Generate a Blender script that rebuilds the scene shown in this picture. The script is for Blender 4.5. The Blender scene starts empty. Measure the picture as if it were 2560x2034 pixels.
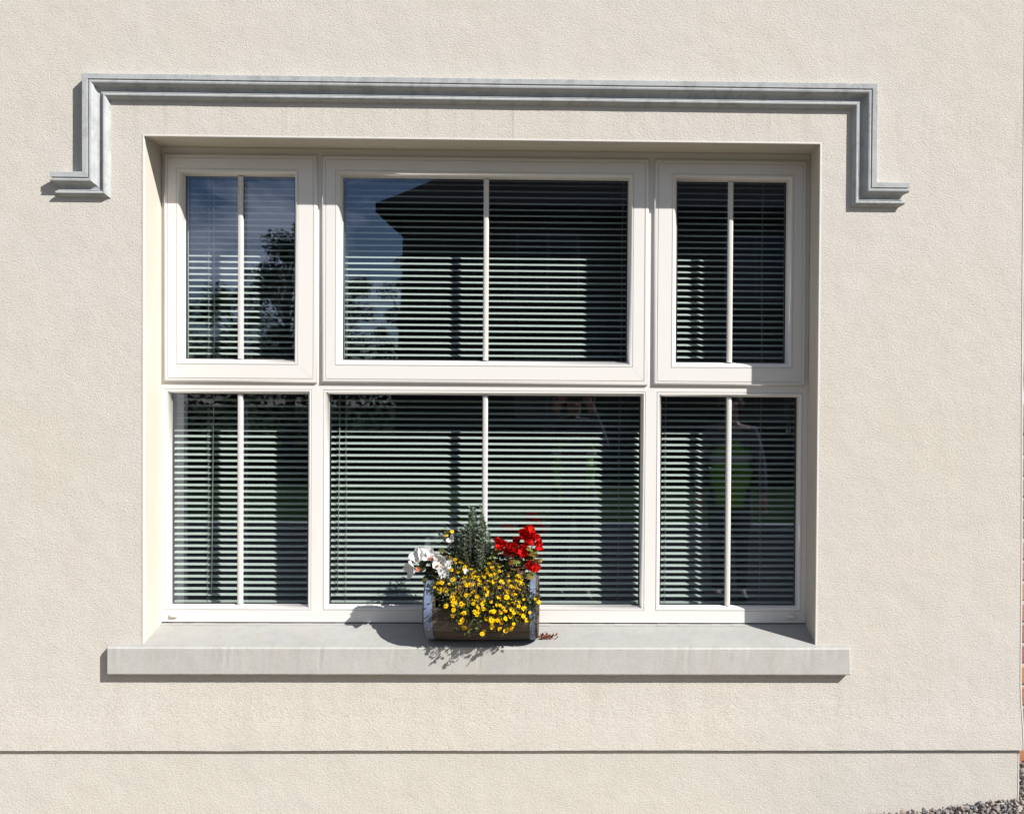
import bpy, bmesh, math, random
import numpy as np
from mathutils import Vector, Matrix, Euler

random.seed(7)
rng = np.random.default_rng(11)
C = bpy.context.scene.collection
SC = bpy.context.scene
PI = math.pi

# ------------------------------------------------------------------ camera
cam_d = bpy.data.cameras.new('camera_view')
cam = bpy.data.objects.new('camera_view', cam_d)
C.objects.link(cam)
RIGHT = Vector((0.99976360, -0.02069684, 0.00666145))
FWD = Vector((0.02078772, 0.99968760, -0.01387672))
UP = Vector((-0.00637216, 0.01401191, 0.99988152))
M3 = Matrix((RIGHT, UP, -FWD)).transposed()
cam.matrix_world = Matrix.Translation((0, -3.25, 1.37)) @ M3.to_4x4()
cam_d.sensor_width = 36
cam_d.lens = 2500.0 / 2560.0 * 36
cam_d.shift_x = (1280 - 1487.72) / 2560
cam_d.shift_y = (1024.18 - 1017) / 2560
cam_d.clip_start = 0.008
cam_d.clip_end = 2000
SC.camera = cam

# ------------------------------------------------------------------ light
SUN_TO = Vector((1.48, -1.0, 1.45)).normalized()      # direction towards the sun
ELEV = math.asin(SUN_TO.z)
AZ = math.atan2(SUN_TO.x, SUN_TO.y)
world = bpy.data.worlds.new('World'); SC.world = world
world.use_nodes = True
wn = world.node_tree; wn.nodes.clear()
out = wn.nodes.new('ShaderNodeOutputWorld')
bg = wn.nodes.new('ShaderNodeBackground'); bg.inputs['Strength'].default_value = 0.05
sky = wn.nodes.new('ShaderNodeTexSky'); sky.sky_type = 'NISHITA'; sky.sun_disc = False
sky.sun_elevation = ELEV; sky.sun_rotation = AZ; sky.altitude = 50
sky.air_density = 1.0; sky.dust_density = 0.6; sky.ozone_density = 3.0
tc = wn.nodes.new('ShaderNodeTexCoord')
mp = wn.nodes.new('ShaderNodeMapping'); mp.inputs['Scale'].default_value = (1, 1, 2.2)
mp.inputs['Location'].default_value = (2.2, 1.7, 0.3)
nz = wn.nodes.new('ShaderNodeTexNoise'); nz.inputs['Scale'].default_value = 7.0
nz.inputs['Detail'].default_value = 9; nz.inputs['Roughness'].default_value = 0.54; nz.inputs['Distortion'].default_value = 0.35
rp = wn.nodes.new('ShaderNodeValToRGB')
rp.color_ramp.elements[0].position = 0.49; rp.color_ramp.elements[0].color = (0, 0, 0, 1)
rp.color_ramp.elements[1].position = 0.62; rp.color_ramp.elements[1].color = (0.85, 0.85, 0.85, 1)
mx = wn.nodes.new('ShaderNodeMix'); mx.data_type = 'RGBA'
mx.inputs[7].default_value = (11.5, 12.0, 13.0, 1)
L = wn.links.new
L(tc.outputs['Generated'], mp.inputs['Vector']); L(mp.outputs['Vector'], nz.inputs['Vector'])
L(nz.outputs['Fac'], rp.inputs['Fac']); L(rp.outputs['Color'], mx.inputs[0])
L(sky.outputs['Color'], mx.inputs[6]); L(mx.outputs[2], bg.inputs['Color'])
L(bg.outputs['Background'], out.inputs['Surface'])

sun_d = bpy.data.lights.new('sun', 'SUN'); sun_d.energy = 4.8; sun_d.angle = math.radians(0.53)
sun_d.color = (1.0, 0.965, 0.915)
sun = bpy.data.objects.new('sun', sun_d); C.objects.link(sun)
sun.rotation_euler = SUN_TO.to_track_quat('Z', 'Y').to_euler()
sun.location = SUN_TO * 30
SC.view_settings.view_transform = 'Standard'
SC.view_settings.look = 'None'
SC.view_settings.gamma = 1
SC.view_settings.use_curve_mapping = False
SC.view_settings.exposure = 0.74
SC.cycles.max_bounces = 8
SC.cycles.transparent_max_bounces = 12
SC.cycles.caustics_reflective = False
SC.cycles.caustics_refractive = False

# ------------------------------------------------------------------ materials
def new_mat(name):
    m = bpy.data.materials.new(name); m.use_nodes = True
    n = m.node_tree.nodes; b = n['Principled BSDF']
    return m, m.node_tree, b

def ramp(t, fac, cols):
    r = t.nodes.new('ShaderNodeValToRGB'); cr = r.color_ramp
    while len(cr.elements) < len(cols): cr.elements.new(0.5)
    for e, (p, c) in zip(cr.elements, cols):
        e.position = p; e.color = (*c, 1)
    t.links.new(fac, r.inputs['Fac']); return r.outputs['Color']

def noise(t, scale, detail=3, rough=0.5, dist=0.0, vec=None, stretch=None):
    nd = t.nodes.new('ShaderNodeTexNoise')
    nd.inputs['Scale'].default_value = scale; nd.inputs['Detail'].default_value = detail
    nd.inputs['Roughness'].default_value = rough; nd.inputs['Distortion'].default_value = dist
    if vec is None:
        g = t.nodes.new('ShaderNodeNewGeometry'); vec = g.outputs['Position']
    if stretch:
        mpn = t.nodes.new('ShaderNodeMapping'); mpn.inputs['Scale'].default_value = stretch
        if len(stretch) == 3: pass
        t.links.new(vec, mpn.inputs['Vector']); vec = mpn.outputs['Vector']
    t.links.new(vec, nd.inputs['Vector']); return nd.outputs['Fac']

def mixc(t, fac, a, b, mode='MIX'):
    m = t.nodes.new('ShaderNodeMix'); m.data_type = 'RGBA'; m.blend_type = mode
    if isinstance(fac, float): m.inputs[0].default_value = fac
    else: t.links.new(fac, m.inputs[0])
    for i, v in ((6, a), (7, b)):
        if isinstance(v, tuple): m.inputs[i].default_value = (*v, 1)
        else: t.links.new(v, m.inputs[i])
    return m.outputs[2]

def bump(t, h, b, strength=1.0, dist=0.001, prev=None):
    bp = t.nodes.new('ShaderNodeBump'); bp.inputs['Strength'].default_value = strength
    bp.inputs['Distance'].default_value = dist
    t.links.new(h, bp.inputs['Height'])
    if prev is not None: t.links.new(prev, bp.inputs['Normal'])
    t.links.new(bp.outputs['Normal'], b.inputs['Normal']); return bp.outputs['Normal']

def simple(name, col, rough=0.6, var=0.12, vscale=6.0, bscale=None, bdist=0.0006, spec=0.5, metal=0.0, objrand=0.0):
    m, t, b = new_mat(name)
    f = noise(t, vscale, 5, 0.6)
    lo = tuple(c * (1 - var) for c in col); hi = tuple(min(1, c * (1 + var)) for c in col)
    c = ramp(t, f, [(0.3, lo), (0.7, hi)])
    if objrand:
        oi = t.nodes.new('ShaderNodeObjectInfo')
        c2 = ramp(t, oi.outputs['Random'], [(0.0, (1 - objrand,) * 3), (1.0, (1 + objrand * 0.4,) * 3)])
        c = mixc(t, 1.0, c, c2, 'MULTIPLY')
    t.links.new(c, b.inputs['Base Color'])
    b.inputs['Roughness'].default_value = rough; b.inputs['Metallic'].default_value = metal
    b.inputs['Specular IOR Level'].default_value = spec
    if bscale: bump(t, noise(t, bscale, 4, 0.6), b, 1.0, bdist)
    return m

def leafmat(name, cols, rough=0.5, trans=0.25, scale=40.0, rand=True, spec=0.4):
    """leaf or petal: diffuse + translucent + a little gloss, hue varied by island"""
    m, t, b = new_mat(name)
    g = t.nodes.new('ShaderNodeNewGeometry')
    n = len(cols)
    b.inputs['Specular IOR Level'].default_value = spec
    oi = t.nodes.new('ShaderNodeObjectInfo')
    c = ramp(t, oi.outputs['Random'] if rand == 'obj' else g.outputs['Random Per Island'],
             [(i / max(1, n - 1), cc) for i, cc in enumerate(cols)])
    f = noise(t, scale, 3, 0.6)
    c = mixc(t, 1.0, c, ramp(t, f, [(0.3, (0.8, 0.8, 0.8)), (0.7, (1, 1, 1))]), 'MULTIPLY')
    t.links.new(c, b.inputs['Base Color'])
    b.inputs['Roughness'].default_value = rough
    tr = t.nodes.new('ShaderNodeBsdfTranslucent'); t.links.new(c, tr.inputs['Color'])
    ms = t.nodes.new('ShaderNodeMixShader'); ms.inputs[0].default_value = trans
    o = t.nodes['Material Output']
    t.links.new(b.outputs[0], ms.inputs[1]); t.links.new(tr.outputs[0], ms.inputs[2])
    t.links.new(ms.outputs[0], o.inputs['Surface'])
    return m

# textured render (dashed stucco)
def stucco(name, c1, c2):
    m, t, b = new_mat(name)
    big = noise(t, 1.3, 4, 0.55); mid = noise(t, 9.0, 5, 0.6)
    c = ramp(t, big, [(0.35, c1), (0.65, c2)])
    c = mixc(t, 1.0, c, ramp(t, mid, [(0.25, (0.945, 0.94, 0.93)), (0.7, (1, 1, 1))]), 'MULTIPLY')
    spk = noise(t, 260.0, 2, 0.5)
    c = mixc(t, 1.0, c, ramp(t, spk, [(0.30, (0.80, 0.79, 0.77)), (0.48, (1, 1, 1))]), 'MULTIPLY')
    gp = t.nodes.new('ShaderNodeNewGeometry'); sp = t.nodes.new('ShaderNodeSeparateXYZ'); t.links.new(gp.outputs['Position'], sp.inputs[0])
    def mr(v, a, b_, c_, d_):
        n_ = t.nodes.new('ShaderNodeMapRange'); t.links.new(v, n_.inputs[0])
        for i_, q in enumerate((a, b_, c_, d_)): n_.inputs[i_ + 1].default_value = q
        return n_.outputs[0]
    def mul(a, b_):
        n_ = t.nodes.new('ShaderNodeMath'); n_.operation = 'MULTIPLY'
        for i_, q in enumerate((a, b_)):
            if isinstance(q, float): n_.inputs[i_].default_value = q
            else: t.links.new(q, n_.inputs[i_])
        return n_.outputs[0]
    # rain streaks washed down from the moulding and from the sill
    sn = ramp(t, noise(t, 26.0, 4, 0.6, 0.1, None, (1.0, 1.0, 0.035)), [(0.50, (0, 0, 0)), (0.70, (1, 1, 1))])
    band = mul(mr(sp.outputs['Z'], 2.305, 2.29, 0.0, 1.0), mr(sp.outputs['Z'], 2.10, 2.30, 0.0, 1.0))
    band2 = mul(mr(sp.outputs['Z'], 0.475, 0.45, 0.0, 1.0), mr(sp.outputs['Z'], 0.18, 0.46, 0.0, 0.6))
    for bd in (band, band2):
        c = mixc(t, mul(mul(sn, bd), 0.30), c, (c1[0] * .58, c1[1] * .56, c1[2] * .50))
    # one darker run below the joint of the moulding
    run = mul(mul(mr(sp.outputs['X'], -.209, -.204, 0.0, 1.0), mr(sp.outputs['X'], -.199, -.204, 0.0, 1.0)), band)
    c = mixc(t, mul(run, 0.55), c, (c1[0] * .5, c1[1] * .47, c1[2] * .42))
    # faint cool mildew patches
    pt = ramp(t, noise(t, 2.6, 6, 0.62, 0.4), [(0.50, (0, 0, 0)), (0.72, (1, 1, 1))])
    c = mixc(t, mul(pt, 0.22), c, (c1[0] * .86, c1[1] * .88, c1[2] * .85))
    t.links.new(c, b.inputs['Base Color'])
    b.inputs['Roughness'].default_value = 0.92; b.inputs['Specular IOR Level'].default_value = 0.2
    g = t.nodes.new('ShaderNodeNewGeometry')
    rot = t.nodes.new('ShaderNodeMapping'); rot.inputs['Rotation'].default_value = (0, math.radians(35), 0)
    rot.inputs['Scale'].default_value = (0.8, 1.0, 1.25)
    t.links.new(g.outputs['Position'], rot.inputs['Vector'])
    h1 = noise(t, 225.0, 2.5, 0.55, 0.8, rot.outputs['Vector'])
    h1 = ramp(t, h1, [(0.30, (0, 0, 0)), (0.50, (0.75, 0.75, 0.75)), (0.75, (1, 1, 1))])
    p = bump(t, h1, b, 1.0, 0.00078)
    bump(t, noise(t, 12.0, 3, 0.5), b, 1.0, 0.0022, p)
    return m

M = {}
M['stucco'] = stucco('stucco', (0.583, 0.545, 0.488), (0.590, 0.556, 0.518))
M['plinth'] = stucco('plinth_stucco', (0.572, 0.542, 0.486), (0.58, 0.55, 0.508))
M['smooth'] = simple('smooth_render', (0.52, 0.485, 0.42), 0.85, 0.03, 3.0, 160, 0.0004, 0.2)
M['bead'] = simple('corner_bead', (0.62, 0.60, 0.565), 0.5, 0.02, 4.0)
M['upvc'] = simple('cream_upvc', (0.705, 0.685, 0.66), 0.32, 0.012, 2.0)
M['bar'] = simple('bar_upvc', (0.64, 0.625, 0.595), 0.35, 0.012, 2.0)
M['seal'] = simple('rubber_seal', (0.02, 0.022, 0.024), 0.6, 0.1)
M['slat'] = simple('blind_slat', (0.80, 0.81, 0.79), 0.45, 0.02, 3.0)
M['cord'] = simple('blind_cord', (0.55, 0.56, 0.52), 0.7, 0.05)
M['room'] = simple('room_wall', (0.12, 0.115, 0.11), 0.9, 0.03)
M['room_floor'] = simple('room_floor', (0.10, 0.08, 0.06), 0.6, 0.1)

def stone(name, base, dark, streak=True, green=False):
    m, t, b = new_mat(name)
    big = noise(t, 5.0, 6, 0.62)
    c = ramp(t, big, [(0.3, tuple(x * 0.93 for x in base)), (0.7, tuple(min(1, x * 1.05) for x in base))])
    st = noise(t, 26.0, 8, 0.72, 0.6, None, (1.0, 1.0, 0.7))
    c = mixc(t, ramp(t, st, [(0.47, (0, 0, 0)), (0.72, (dark, dark, dark))]), c, tuple(x * 0.35 for x in base))
    if streak:
        sv = noise(t, 18.0, 4, 0.6, 0.2, None, (1.0, 1.0, 0.12))
        c = mixc(t, ramp(t, sv, [(0.52, (0, 0, 0)), (0.75, (0.30, 0.30, 0.30))]), c, (base[0] * 0.98, base[1] * 0.87, base[2] * 0.70))
    pit = noise(t, 300.0, 2, 0.5)
    c = mixc(t, 1.0, c, ramp(t, pit, [(0.24, (0.55, 0.55, 0.55)), (0.32, (1, 1, 1))]), 'MULTIPLY')
    t.links.new(c, b.inputs['Base Color'])
    b.inputs['Roughness'].default_value = 0.85; b.inputs['Specular IOR Level'].default_value = 0.25
    bump(t, noise(t, 140.0, 5, 0.65), b, 1.0, 0.0007)
    return m
M['mould'] = stone('moulding_concrete', (0.405, 0.42, 0.425), 0.55, False)
M['sill_top'] = stone('sill_sun_dimmed_top', (0.335, 0.333, 0.322), 0.16, True)  # sill concrete in a darker tone, cancelling the stronger sun on upward faces
M['sill'] = stone('sill_concrete', (0.43, 0.425, 0.405), 0.16, True)

def glass(name):
    m, t, b = new_mat(name)
    t.nodes.remove(b)
    lw = t.nodes.new('ShaderNodeLayerWeight'); lw.inputs['Blend'].default_value = 0.5
    pw = t.nodes.new('ShaderNodeMath'); pw.operation = 'POWER'; pw.inputs[1].default_value = 5
    ma = t.nodes.new('ShaderNodeMath'); ma.operation = 'MULTIPLY_ADD'
    ma.inputs[1].default_value = 0.88; ma.inputs[2].default_value = 0.125
    t.links.new(lw.outputs['Facing'], pw.inputs[0]); t.links.new(pw.outputs[0], ma.inputs[0])
    tr = t.nodes.new('ShaderNodeBsdfTransparent'); tr.inputs['Color'].default_value = (0.885, 0.925, 0.91, 1)
    gl = t.nodes.new('ShaderNodeBsdfGlossy'); gl.inputs['Roughness'].default_value = 0.0
    gl.inputs['Color'].default_value = (0.72, 0.78, 1.0, 1)
    # very slight waviness of real float glass
    bp = t.nodes.new('ShaderNodeBump'); bp.inputs['Strength'].default_value = 1; bp.inputs['Distance'].default_value = 0.00025
    t.links.new(noise(t, 3.0, 1, 0.4), bp.inputs['Height']); t.links.new(bp.outputs[0], gl.inputs['Normal'])
    ms = t.nodes.new('ShaderNodeMixShader')
    t.links.new(ma.outputs[0], ms.inputs[0]); t.links.new(tr.outputs[0], ms.inputs[1]); t.links.new(gl.outputs[0], ms.inputs[2])
    t.links.new(ms.outputs[0], t.nodes['Material Output'].inputs['Surface'])
    return m
M['glass'] = glass('window_glass')

# ------------------------------------------------------------------ helpers
def link(o, parent=None):
    C.objects.link(o)
    if parent is not None: o.parent = parent
    return o

def gloc(parent):
    v = Vector((0, 0, 0))
    while parent is not None:
        v += parent.location; parent = parent.parent
    return v

class MB:
    def __init__(s): s.v = []; s.f = []; s.mi = []; s.cur = 0; s.sm = []
    def add(s, verts, faces, smooth=False):
        n = len(s.v); s.v += [tuple(p) for p in verts]
        for fc in faces:
            s.f.append(tuple(i + n for i in fc)); s.mi.append(s.cur); s.sm.append(smooth)
        return s
    def box(s, a, b):
        x0, y0, z0 = a; x1, y1, z1 = b
        return s.add([(x0, y0, z0), (x1, y0, z0), (x1, y1, z0), (x0, y1, z0), (x0, y0, z1), (x1, y0, z1), (x1, y1, z1), (x0, y1, z1)],
                     [(0, 3, 2, 1), (4, 5, 6, 7), (0, 1, 5, 4), (1, 2, 6, 5), (2, 3, 7, 6), (3, 0, 4, 7)])
    def loft(s, rings, closed_ring=True, closed_path=False, caps=False, smooth=False):
        n = len(rings[0]); vs = [p for r in rings for p in r]; fs = []
        m = len(rings)
        for i in range(m if closed_path else m - 1):
            j = (i + 1) % m
            for k in range(n if closed_ring else n - 1):
                l = (k + 1) % n
                fs.append((i * n + k, i * n + l, j * n + l, j * n + k))
        if caps:
            fs.append(tuple(range(n))[::-1]); fs.append(tuple((m - 1) * n + k for k in range(n)))
        return s.add(vs, fs, smooth)
    def tube(s, pts, r, n=6, smooth=True):
        pts = [Vector(p) for p in pts]; rings = []
        for i, p in enumerate(pts):
            d = (pts[min(i + 1, len(pts) - 1)] - pts[max(i - 1, 0)])
            d = d.normalized() if d.length > 1e-9 else Vector((0, 0, 1))
            a = d.orthogonal().normalized(); b2 = d.cross(a)
            rr = r[i] if isinstance(r, (list, tuple)) else r
            rings.append([p + (a * math.cos(2 * PI * k / n) + b2 * math.sin(2 * PI * k / n)) * rr for k in range(n)])
        return s.loft(rings, True, False, True, smooth)
    def mesh(s, name, mats, off=Vector((0, 0, 0)), recalc=False):
        me = bpy.data.meshes.new(name)
        me.from_pydata([(p[0] - off.x, p[1] - off.y, p[2] - off.z) for p in s.v], [], s.f)
        for mt in (mats if isinstance(mats, (list, tuple)) else [mats]): me.materials.append(mt)
        me.polygons.foreach_set('material_index', s.mi)
        me.polygons.foreach_set('use_smooth', s.sm)
        if recalc:
            bm = bmesh.new(); bm.from_mesh(me); bmesh.ops.recalc_face_normals(bm, faces=bm.faces); bm.to_mesh(me); bm.free()
        me.update(); return me
    def build(s, name, mats, parent=None, recalc=True, bevel=None):
        me = s.mesh(name, mats, gloc(parent), recalc)
        o = link(bpy.data.objects.new(name, me), parent)
        if bevel:
            bv = o.modifiers.new('bevel', 'BEVEL'); bv.width = bevel; bv.segments = 2; bv.limit_method = 'ANGLE'; bv.angle_limit = math.radians(40)
        return o

def inst(name, me, loc, rot=(0, 0, 0), scale=(1, 1, 1), parent=None):
    o = bpy.data.objects.new(name, me)
    link(o, parent)
    o.location = Vector(loc) - gloc(parent); o.rotation_euler = rot; o.scale = scale
    return o

def thing(name, loc, label, cat, group=None):
    o = bpy.data.objects.new(name, None); C.objects.link(o); o.location = loc
    o.empty_display_size = 0.1
    o['label'] = label; o['category'] = cat
    if group: o['group'] = group
    return o

def tag(o, label=None, cat=None, group=None, kind=None):
    if label: o['label'] = label
    if cat: o['category'] = cat
    if group: o['group'] = group
    if kind: o['kind'] = kind
    return o

# ------------------------------------------------------------------ dimensions (metres)
XL, XR, ZT = -1.387, 0.795, 2.1945
YF = 0.140          # face of the fixed frame
YS = 0.130          # face of the opening sashes
YG = 0.165          # outer face of the glass
ZHB = 0.50          # bottom of the hole, hidden behind the sill
ZFB = 0.600         # bottom of the frame
YB = 0.196          # back of the frame
UP_G = [(-1.3155, -0.9490, 1.487, 2.1015), (-0.7860, 0.1770, 1.487, 2.1015), (0.3460, 0.7190, 1.487, 2.1015)]
UP_S = [(-1.3770, -0.8660, 1.4080, 2.1695), (-0.8510, 0.2480, 1.4080, 2.1695), (0.2660, 0.7830, 1.4080, 2.1695)]
LO_G = [(-1.3605, -0.9020, 0.6560, 1.3690), (-0.8305, 0.2255, 0.6560, 1.3690), (0.2960, 0.7625, 0.6560, 1.3690)]
BARX = [-1.1300, -0.3030, 0.5285]

# ================================================================== THE HOUSE
house = thing('house', (0.05, 1.0, 0.0), 'cream rendered house wall with grey hood moulding and a wide six-pane window', 'house')

# front wall with the window hole, slight bellcast over the plinth
zr = [0.215, 0.24, 0.28, 0.33, 0.38, 0.44, ZHB, 0.9, 1.4, 1.8, ZT, 2.6, 3.4, 5.3]
yo = [-0.0055, -0.0050, -0.0040, -0.0022, -0.0008, 0, 0, 0, 0, 0, 0, 0, 0, 0]
xe = [1.4875, 1.4870, 1.4855, 1.4820, 1.4785, 1.4768, 1.4765, 1.4745, 1.4690, 1.4665, 1.4650, 1.4640, 1.463, 1.462]
xc = sorted([-7.0, -3.0, XL, XR] + [-2.5 + .045 * k for k in range(87)])
jz = {x: (random.random() - .5) * .0016 + .0006 * math.sin(x * 7) for x in xc}
mb = MB()
def wy(i): return yo[i]
for i in range(len(zr) - 1):
    cols0 = xc + [xe[i]]; cols1 = xc + [xe[i + 1]]
    for j in range(len(xc)):
        mid_ = (cols0[j] + cols0[j + 1]) / 2
        if XL < mid_ < XR and zr[i] >= ZHB - 1e-6 and zr[i + 1] <= ZT + 1e-6: continue
        ja = jz.get(cols0[j], 0) if i == 0 else 0; jb = jz.get(cols0[j + 1], 0) if i == 0 else 0
        mb.add([(cols0[j], yo[i] - ja * .5, zr[i] + ja), (cols0[j + 1], yo[i] - jb * .5, zr[i] + jb), (cols1[j + 1], yo[i + 1], zr[i + 1]), (cols1[j], yo[i + 1], zr[i + 1])], [(0, 1, 2, 3)])
    # return wall on the right
    mb.add([(xe[i], yo[i], zr[i]), (xe[i], 7.0, zr[i]), (xe[i + 1], 7.0, zr[i + 1]), (xe[i + 1], yo[i + 1], zr[i + 1])], [(0, 1, 2, 3)])
mb.add([(-7, yo[0] + .0012, zr[0] + .0012), (xe[0], yo[0] + .0012, zr[0] + .0012), (xe[0], 0.04, zr[0] + .0012), (-7, 0.04, zr[0] + .0012)], [(3, 2, 1, 0)])
mb.add([(-7, 0, .215), (-7, 7, .215), (-7, 7, 5.3), (-7, 0, 5.3)], [(3, 2, 1, 0)])
mb.add([(-7, 7, .215), (1.46, 7, .215), (1.46, 7, 5.3), (-7, 7, 5.3)], [(3, 2, 1, 0)])
wall = mb.build('wall', M['stucco'], house, recalc=False)
# plinth
mb = MB(); mb.box((-6.99, 0.0040, -0.5), (1.4740, 6.9, 0.219))
mb.build('plinth', M['plinth'], house)
mb = MB(); mb.box((1.4715, 0.0029, -0.4), (1.4752, 0.0070, 0.214))
mb.build('corner_bead', M['bead'], house)
# roof (above the picture)
mb = MB()
mb.add([(-7.3, -.3, 5.25), (1.8, -.3, 5.25), (1.8, 7.3, 5.25), (-7.3, 7.3, 5.25), (-5, 3.5, 7.6), (-.5, 3.5, 7.6)],
       [(0, 3, 2, 1), (0, 1, 5, 4), (1, 2, 5), (2, 3, 4, 5), (3, 0, 4)])
M['slate'] = simple('roof_slate', (0.07, 0.07, 0.075), 0.7, 0.2, 8.0)
mb.build('roof', M['slate'], house)

# smooth reveals lining the opening
mb = MB()
y1 = 0.33
for (a, b) in (((XL, ZHB), (XL, ZT)), ((XL, ZT), (XR, ZT)), ((XR, ZT), (XR, ZHB)), ((XR, ZHB), (XL, ZHB))):
    ys = [0.0, YF, y1]
    for k in range(2):
        mb.add([(a[0], ys[k], a[1]), (b[0], ys[k], b[1]), (b[0], ys[k + 1], b[1]), (a[0], ys[k + 1], a[1])], [(0, 1, 2, 3)])
mb.build('reveal', M['smooth'], house, recalc=False)
# corner beads round the opening and up the corner of the house
w = 0.0042
for a, b in (((XL - w, -.0014, .5565), (XL + .0012, .010, ZT)), ((XR - .0012, -.0014, .5565), (XR + w, .010, ZT)),
             ((XL - w, -.0014, ZT - .0012), (XR + w, .010, ZT + w))):
    m_ = MB(); m_.box(a, b); m_.build('corner_bead', M['bead'], house, bevel=0.0008)
m_ = MB()
rings = []
for z, x in [(z, x) for z, x in zip(zr, xe)]:
    y = yo[zr.index(z)]
    rings.append([(x - .0035, y - .0012, z), (x + .0010, y - .0012, z), (x + .0010, y + .008, z), (x - .0035, y + .008, z)])
m_.loft(rings, True, False, True); m_.build('corner_bead', M['bead'], house)

# window sill: one precast stone, sloped top with its colour darkened to offset the sun
mb = MB()
prof = [(-.022, .4665), (-.0235, .470), (-.0235, .5505), (-.0205, .5555), (0.0, .5605), (.14, .5940), (.19, .5945), (.19, .4700), (.0, .4665)]
rings = []
xs = [(-1.4935, .003), (-1.4915, 0.0)] + [(-1.475 + .0125 * k, 0) for k in range(189)] + [(.9000, 0), (.9020, .003)]
for x, ins in xs:
    cy, cz = .08, .52
    rings.append([(x + (.0035 * (1 - (z - .4665) / .09) if x > .8 else 0), y + (ins if y < 0 else 0), z + (ins if z < .5 else -ins)) for y, z in prof])
for k_, rg in enumerate(rings[2:-2]):      # tiny wear along the front arrises only
    q = abs(random.gauss(0, .0004)) + (random.uniform(.001, .0022) if random.random() < .03 else 0)
    for vi in (2, 3): rg[vi] = (rg[vi][0], rg[vi][1] + q * .6, rg[vi][2] - q * .5)
    q = abs(random.gauss(0, .0003)); rg[0] = (rg[0][0], rg[0][1], rg[0][2] + q)
mb.loft(rings, True, False, True)
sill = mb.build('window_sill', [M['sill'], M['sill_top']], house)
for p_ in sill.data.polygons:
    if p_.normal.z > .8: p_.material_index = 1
sill['label'] = 'pale grey precast concrete sill under the window'
# mortar bead behind sill
mb = MB()
for k in range(60):
    x = XL + (XR - XL) * k / 60; x2 = XL + (XR - XL) * (k + 1) / 60
    h = .0018 * random.random()
    mb.add([(x, .128 - h * 2, .5915), (x2, .128 - h * 2, .5915), (x2, .141, .5955 + h * .6), (x, .141, .5955 + h * .6)], [(0, 1, 2, 3)])
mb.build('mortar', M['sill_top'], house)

# hood moulding: profile swept round the label, four stones
PM = .0300
prof = [(0, 0), (0, .0290), (.001, PM), (.0165, PM), (.0175, .0290), (.0178, .0245), (.0200, .0245), (.0206, .0290), (.0245, .0299), (.0290, .0288),
        (.0325, .0258), (.0340, .0242), (.0348, .0200), (.0368, .0150), (.0405, .0110), (.0460, .0088), (.0528, .0080), (.0532, .0122), (.0553, .0124), (.0557, .0095),
        (.0575, .0095), (.0580, .0160), (.0612, .0188), (.0655, .0185), (.0695, .0155), (.0720, .0100), (.0748, .0045), (.0775, .0018), (.0780, 0)]
path = [(-1.6700, 2.0710), (-1.5690, 2.0710), (-1.5690, 2.3830), (.9730, 2.3830), (.9730, 2.0660), (1.0800, 2.0660)]
def mpt(i, h, p):
    """point of the sweep at path vertex i (mitred)"""
    P = path[i]
    def nrm(a, b):
        dx, dz = b[0] - a[0], b[1] - a[1]; l = math.hypot(dx, dz); return (dz / l, -dx / l)
    if i == 0:
        n = nrm(path[0], path[1]); return (P[0] + (PM - p) * 1.0, -p, P[1] + n[1] * h)
    if i == len(path) - 1:
        n = nrm(path[-2], path[-1]); return (P[0] - (PM - p) * 1.0, -p, P[1] + n[1] * h)
    n1 = nrm(path[i - 1], P); n2 = nrm(P, path[i + 1])
    return (P[0] + (n1[0] + n2[0]) * h, -p, P[1] + (n1[1] + n2[1]) * h)
def mx_(x, h, p): return (x, -p, 2.3830 - h)
G = .0007
stones = [[0, 1, 2, ('x', -1.4425 - G)], [('x', -1.4425 + G), ('x', -.2995 - G)], [('x', -.2995 + G), ('x', .8430 - G)], [('x', .8430 + G), 3, 4, 5]]
for st in stones:
    mb = MB(); rings = []
    for s_ in st:
        if isinstance(s_, tuple): rings.append([mx_(s_[1], h, p) for h, p in prof])
        else: rings.append([mpt(s_, h, p) for h, p in prof])
    # subdivide long runs so nothing is perfectly straight
    r2 = [rings[0]]
    for a, b in zip(rings[:-1], rings[1:]):
        dl = (Vector(a[0]) - Vector(b[0])).length; n = max(1, int(dl / .09))
        for k in range(1, n + 1):
            t = k / n; jit = (random.random() - .5) * .0005 if k < n else 0
            r2.append([(pa[0] * (1 - t) + pb[0] * t, pa[1] * (1 - t) + pb[1] * t + jit, pa[2] * (1 - t) + pb[2] * t + jit) for pa, pb in zip(a, b)])
    mb.loft(r2, True, False, True)
    mb.build('moulding_stone', M['mould'], house)
# pale mortar smears in the joints
for x in (-1.4425, -.2995, .8430):
    mb = MB(); mb.loft([[mx_(x + dx, h, max(0, p - .0004)) for h, p in prof] for dx in (-.0019, .0016)], True, False, True)
    mb.build('joint_mortar', M['smooth'], house)

# ------------------------------------------------------------------ the window
def grid_face(mb, xs, zs, holes, y, flip=False):
    for i in range(len(xs) - 1):
        for j in range(len(zs) - 1):
            cx, cz = (xs[i] + xs[i + 1]) / 2, (zs[j] + zs[j + 1]) / 2
            if any(h[0] < cx < h[1] and h[2] < cz < h[3] for h in holes): continue
            q = [(xs[i], y, zs[j]), (xs[i + 1], y, zs[j]), (xs[i + 1], y, zs[j + 1]), (xs[i], y, zs[j + 1])]
            mb.add(q, [(3, 2, 1, 0) if flip else (0, 1, 2, 3)])

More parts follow.
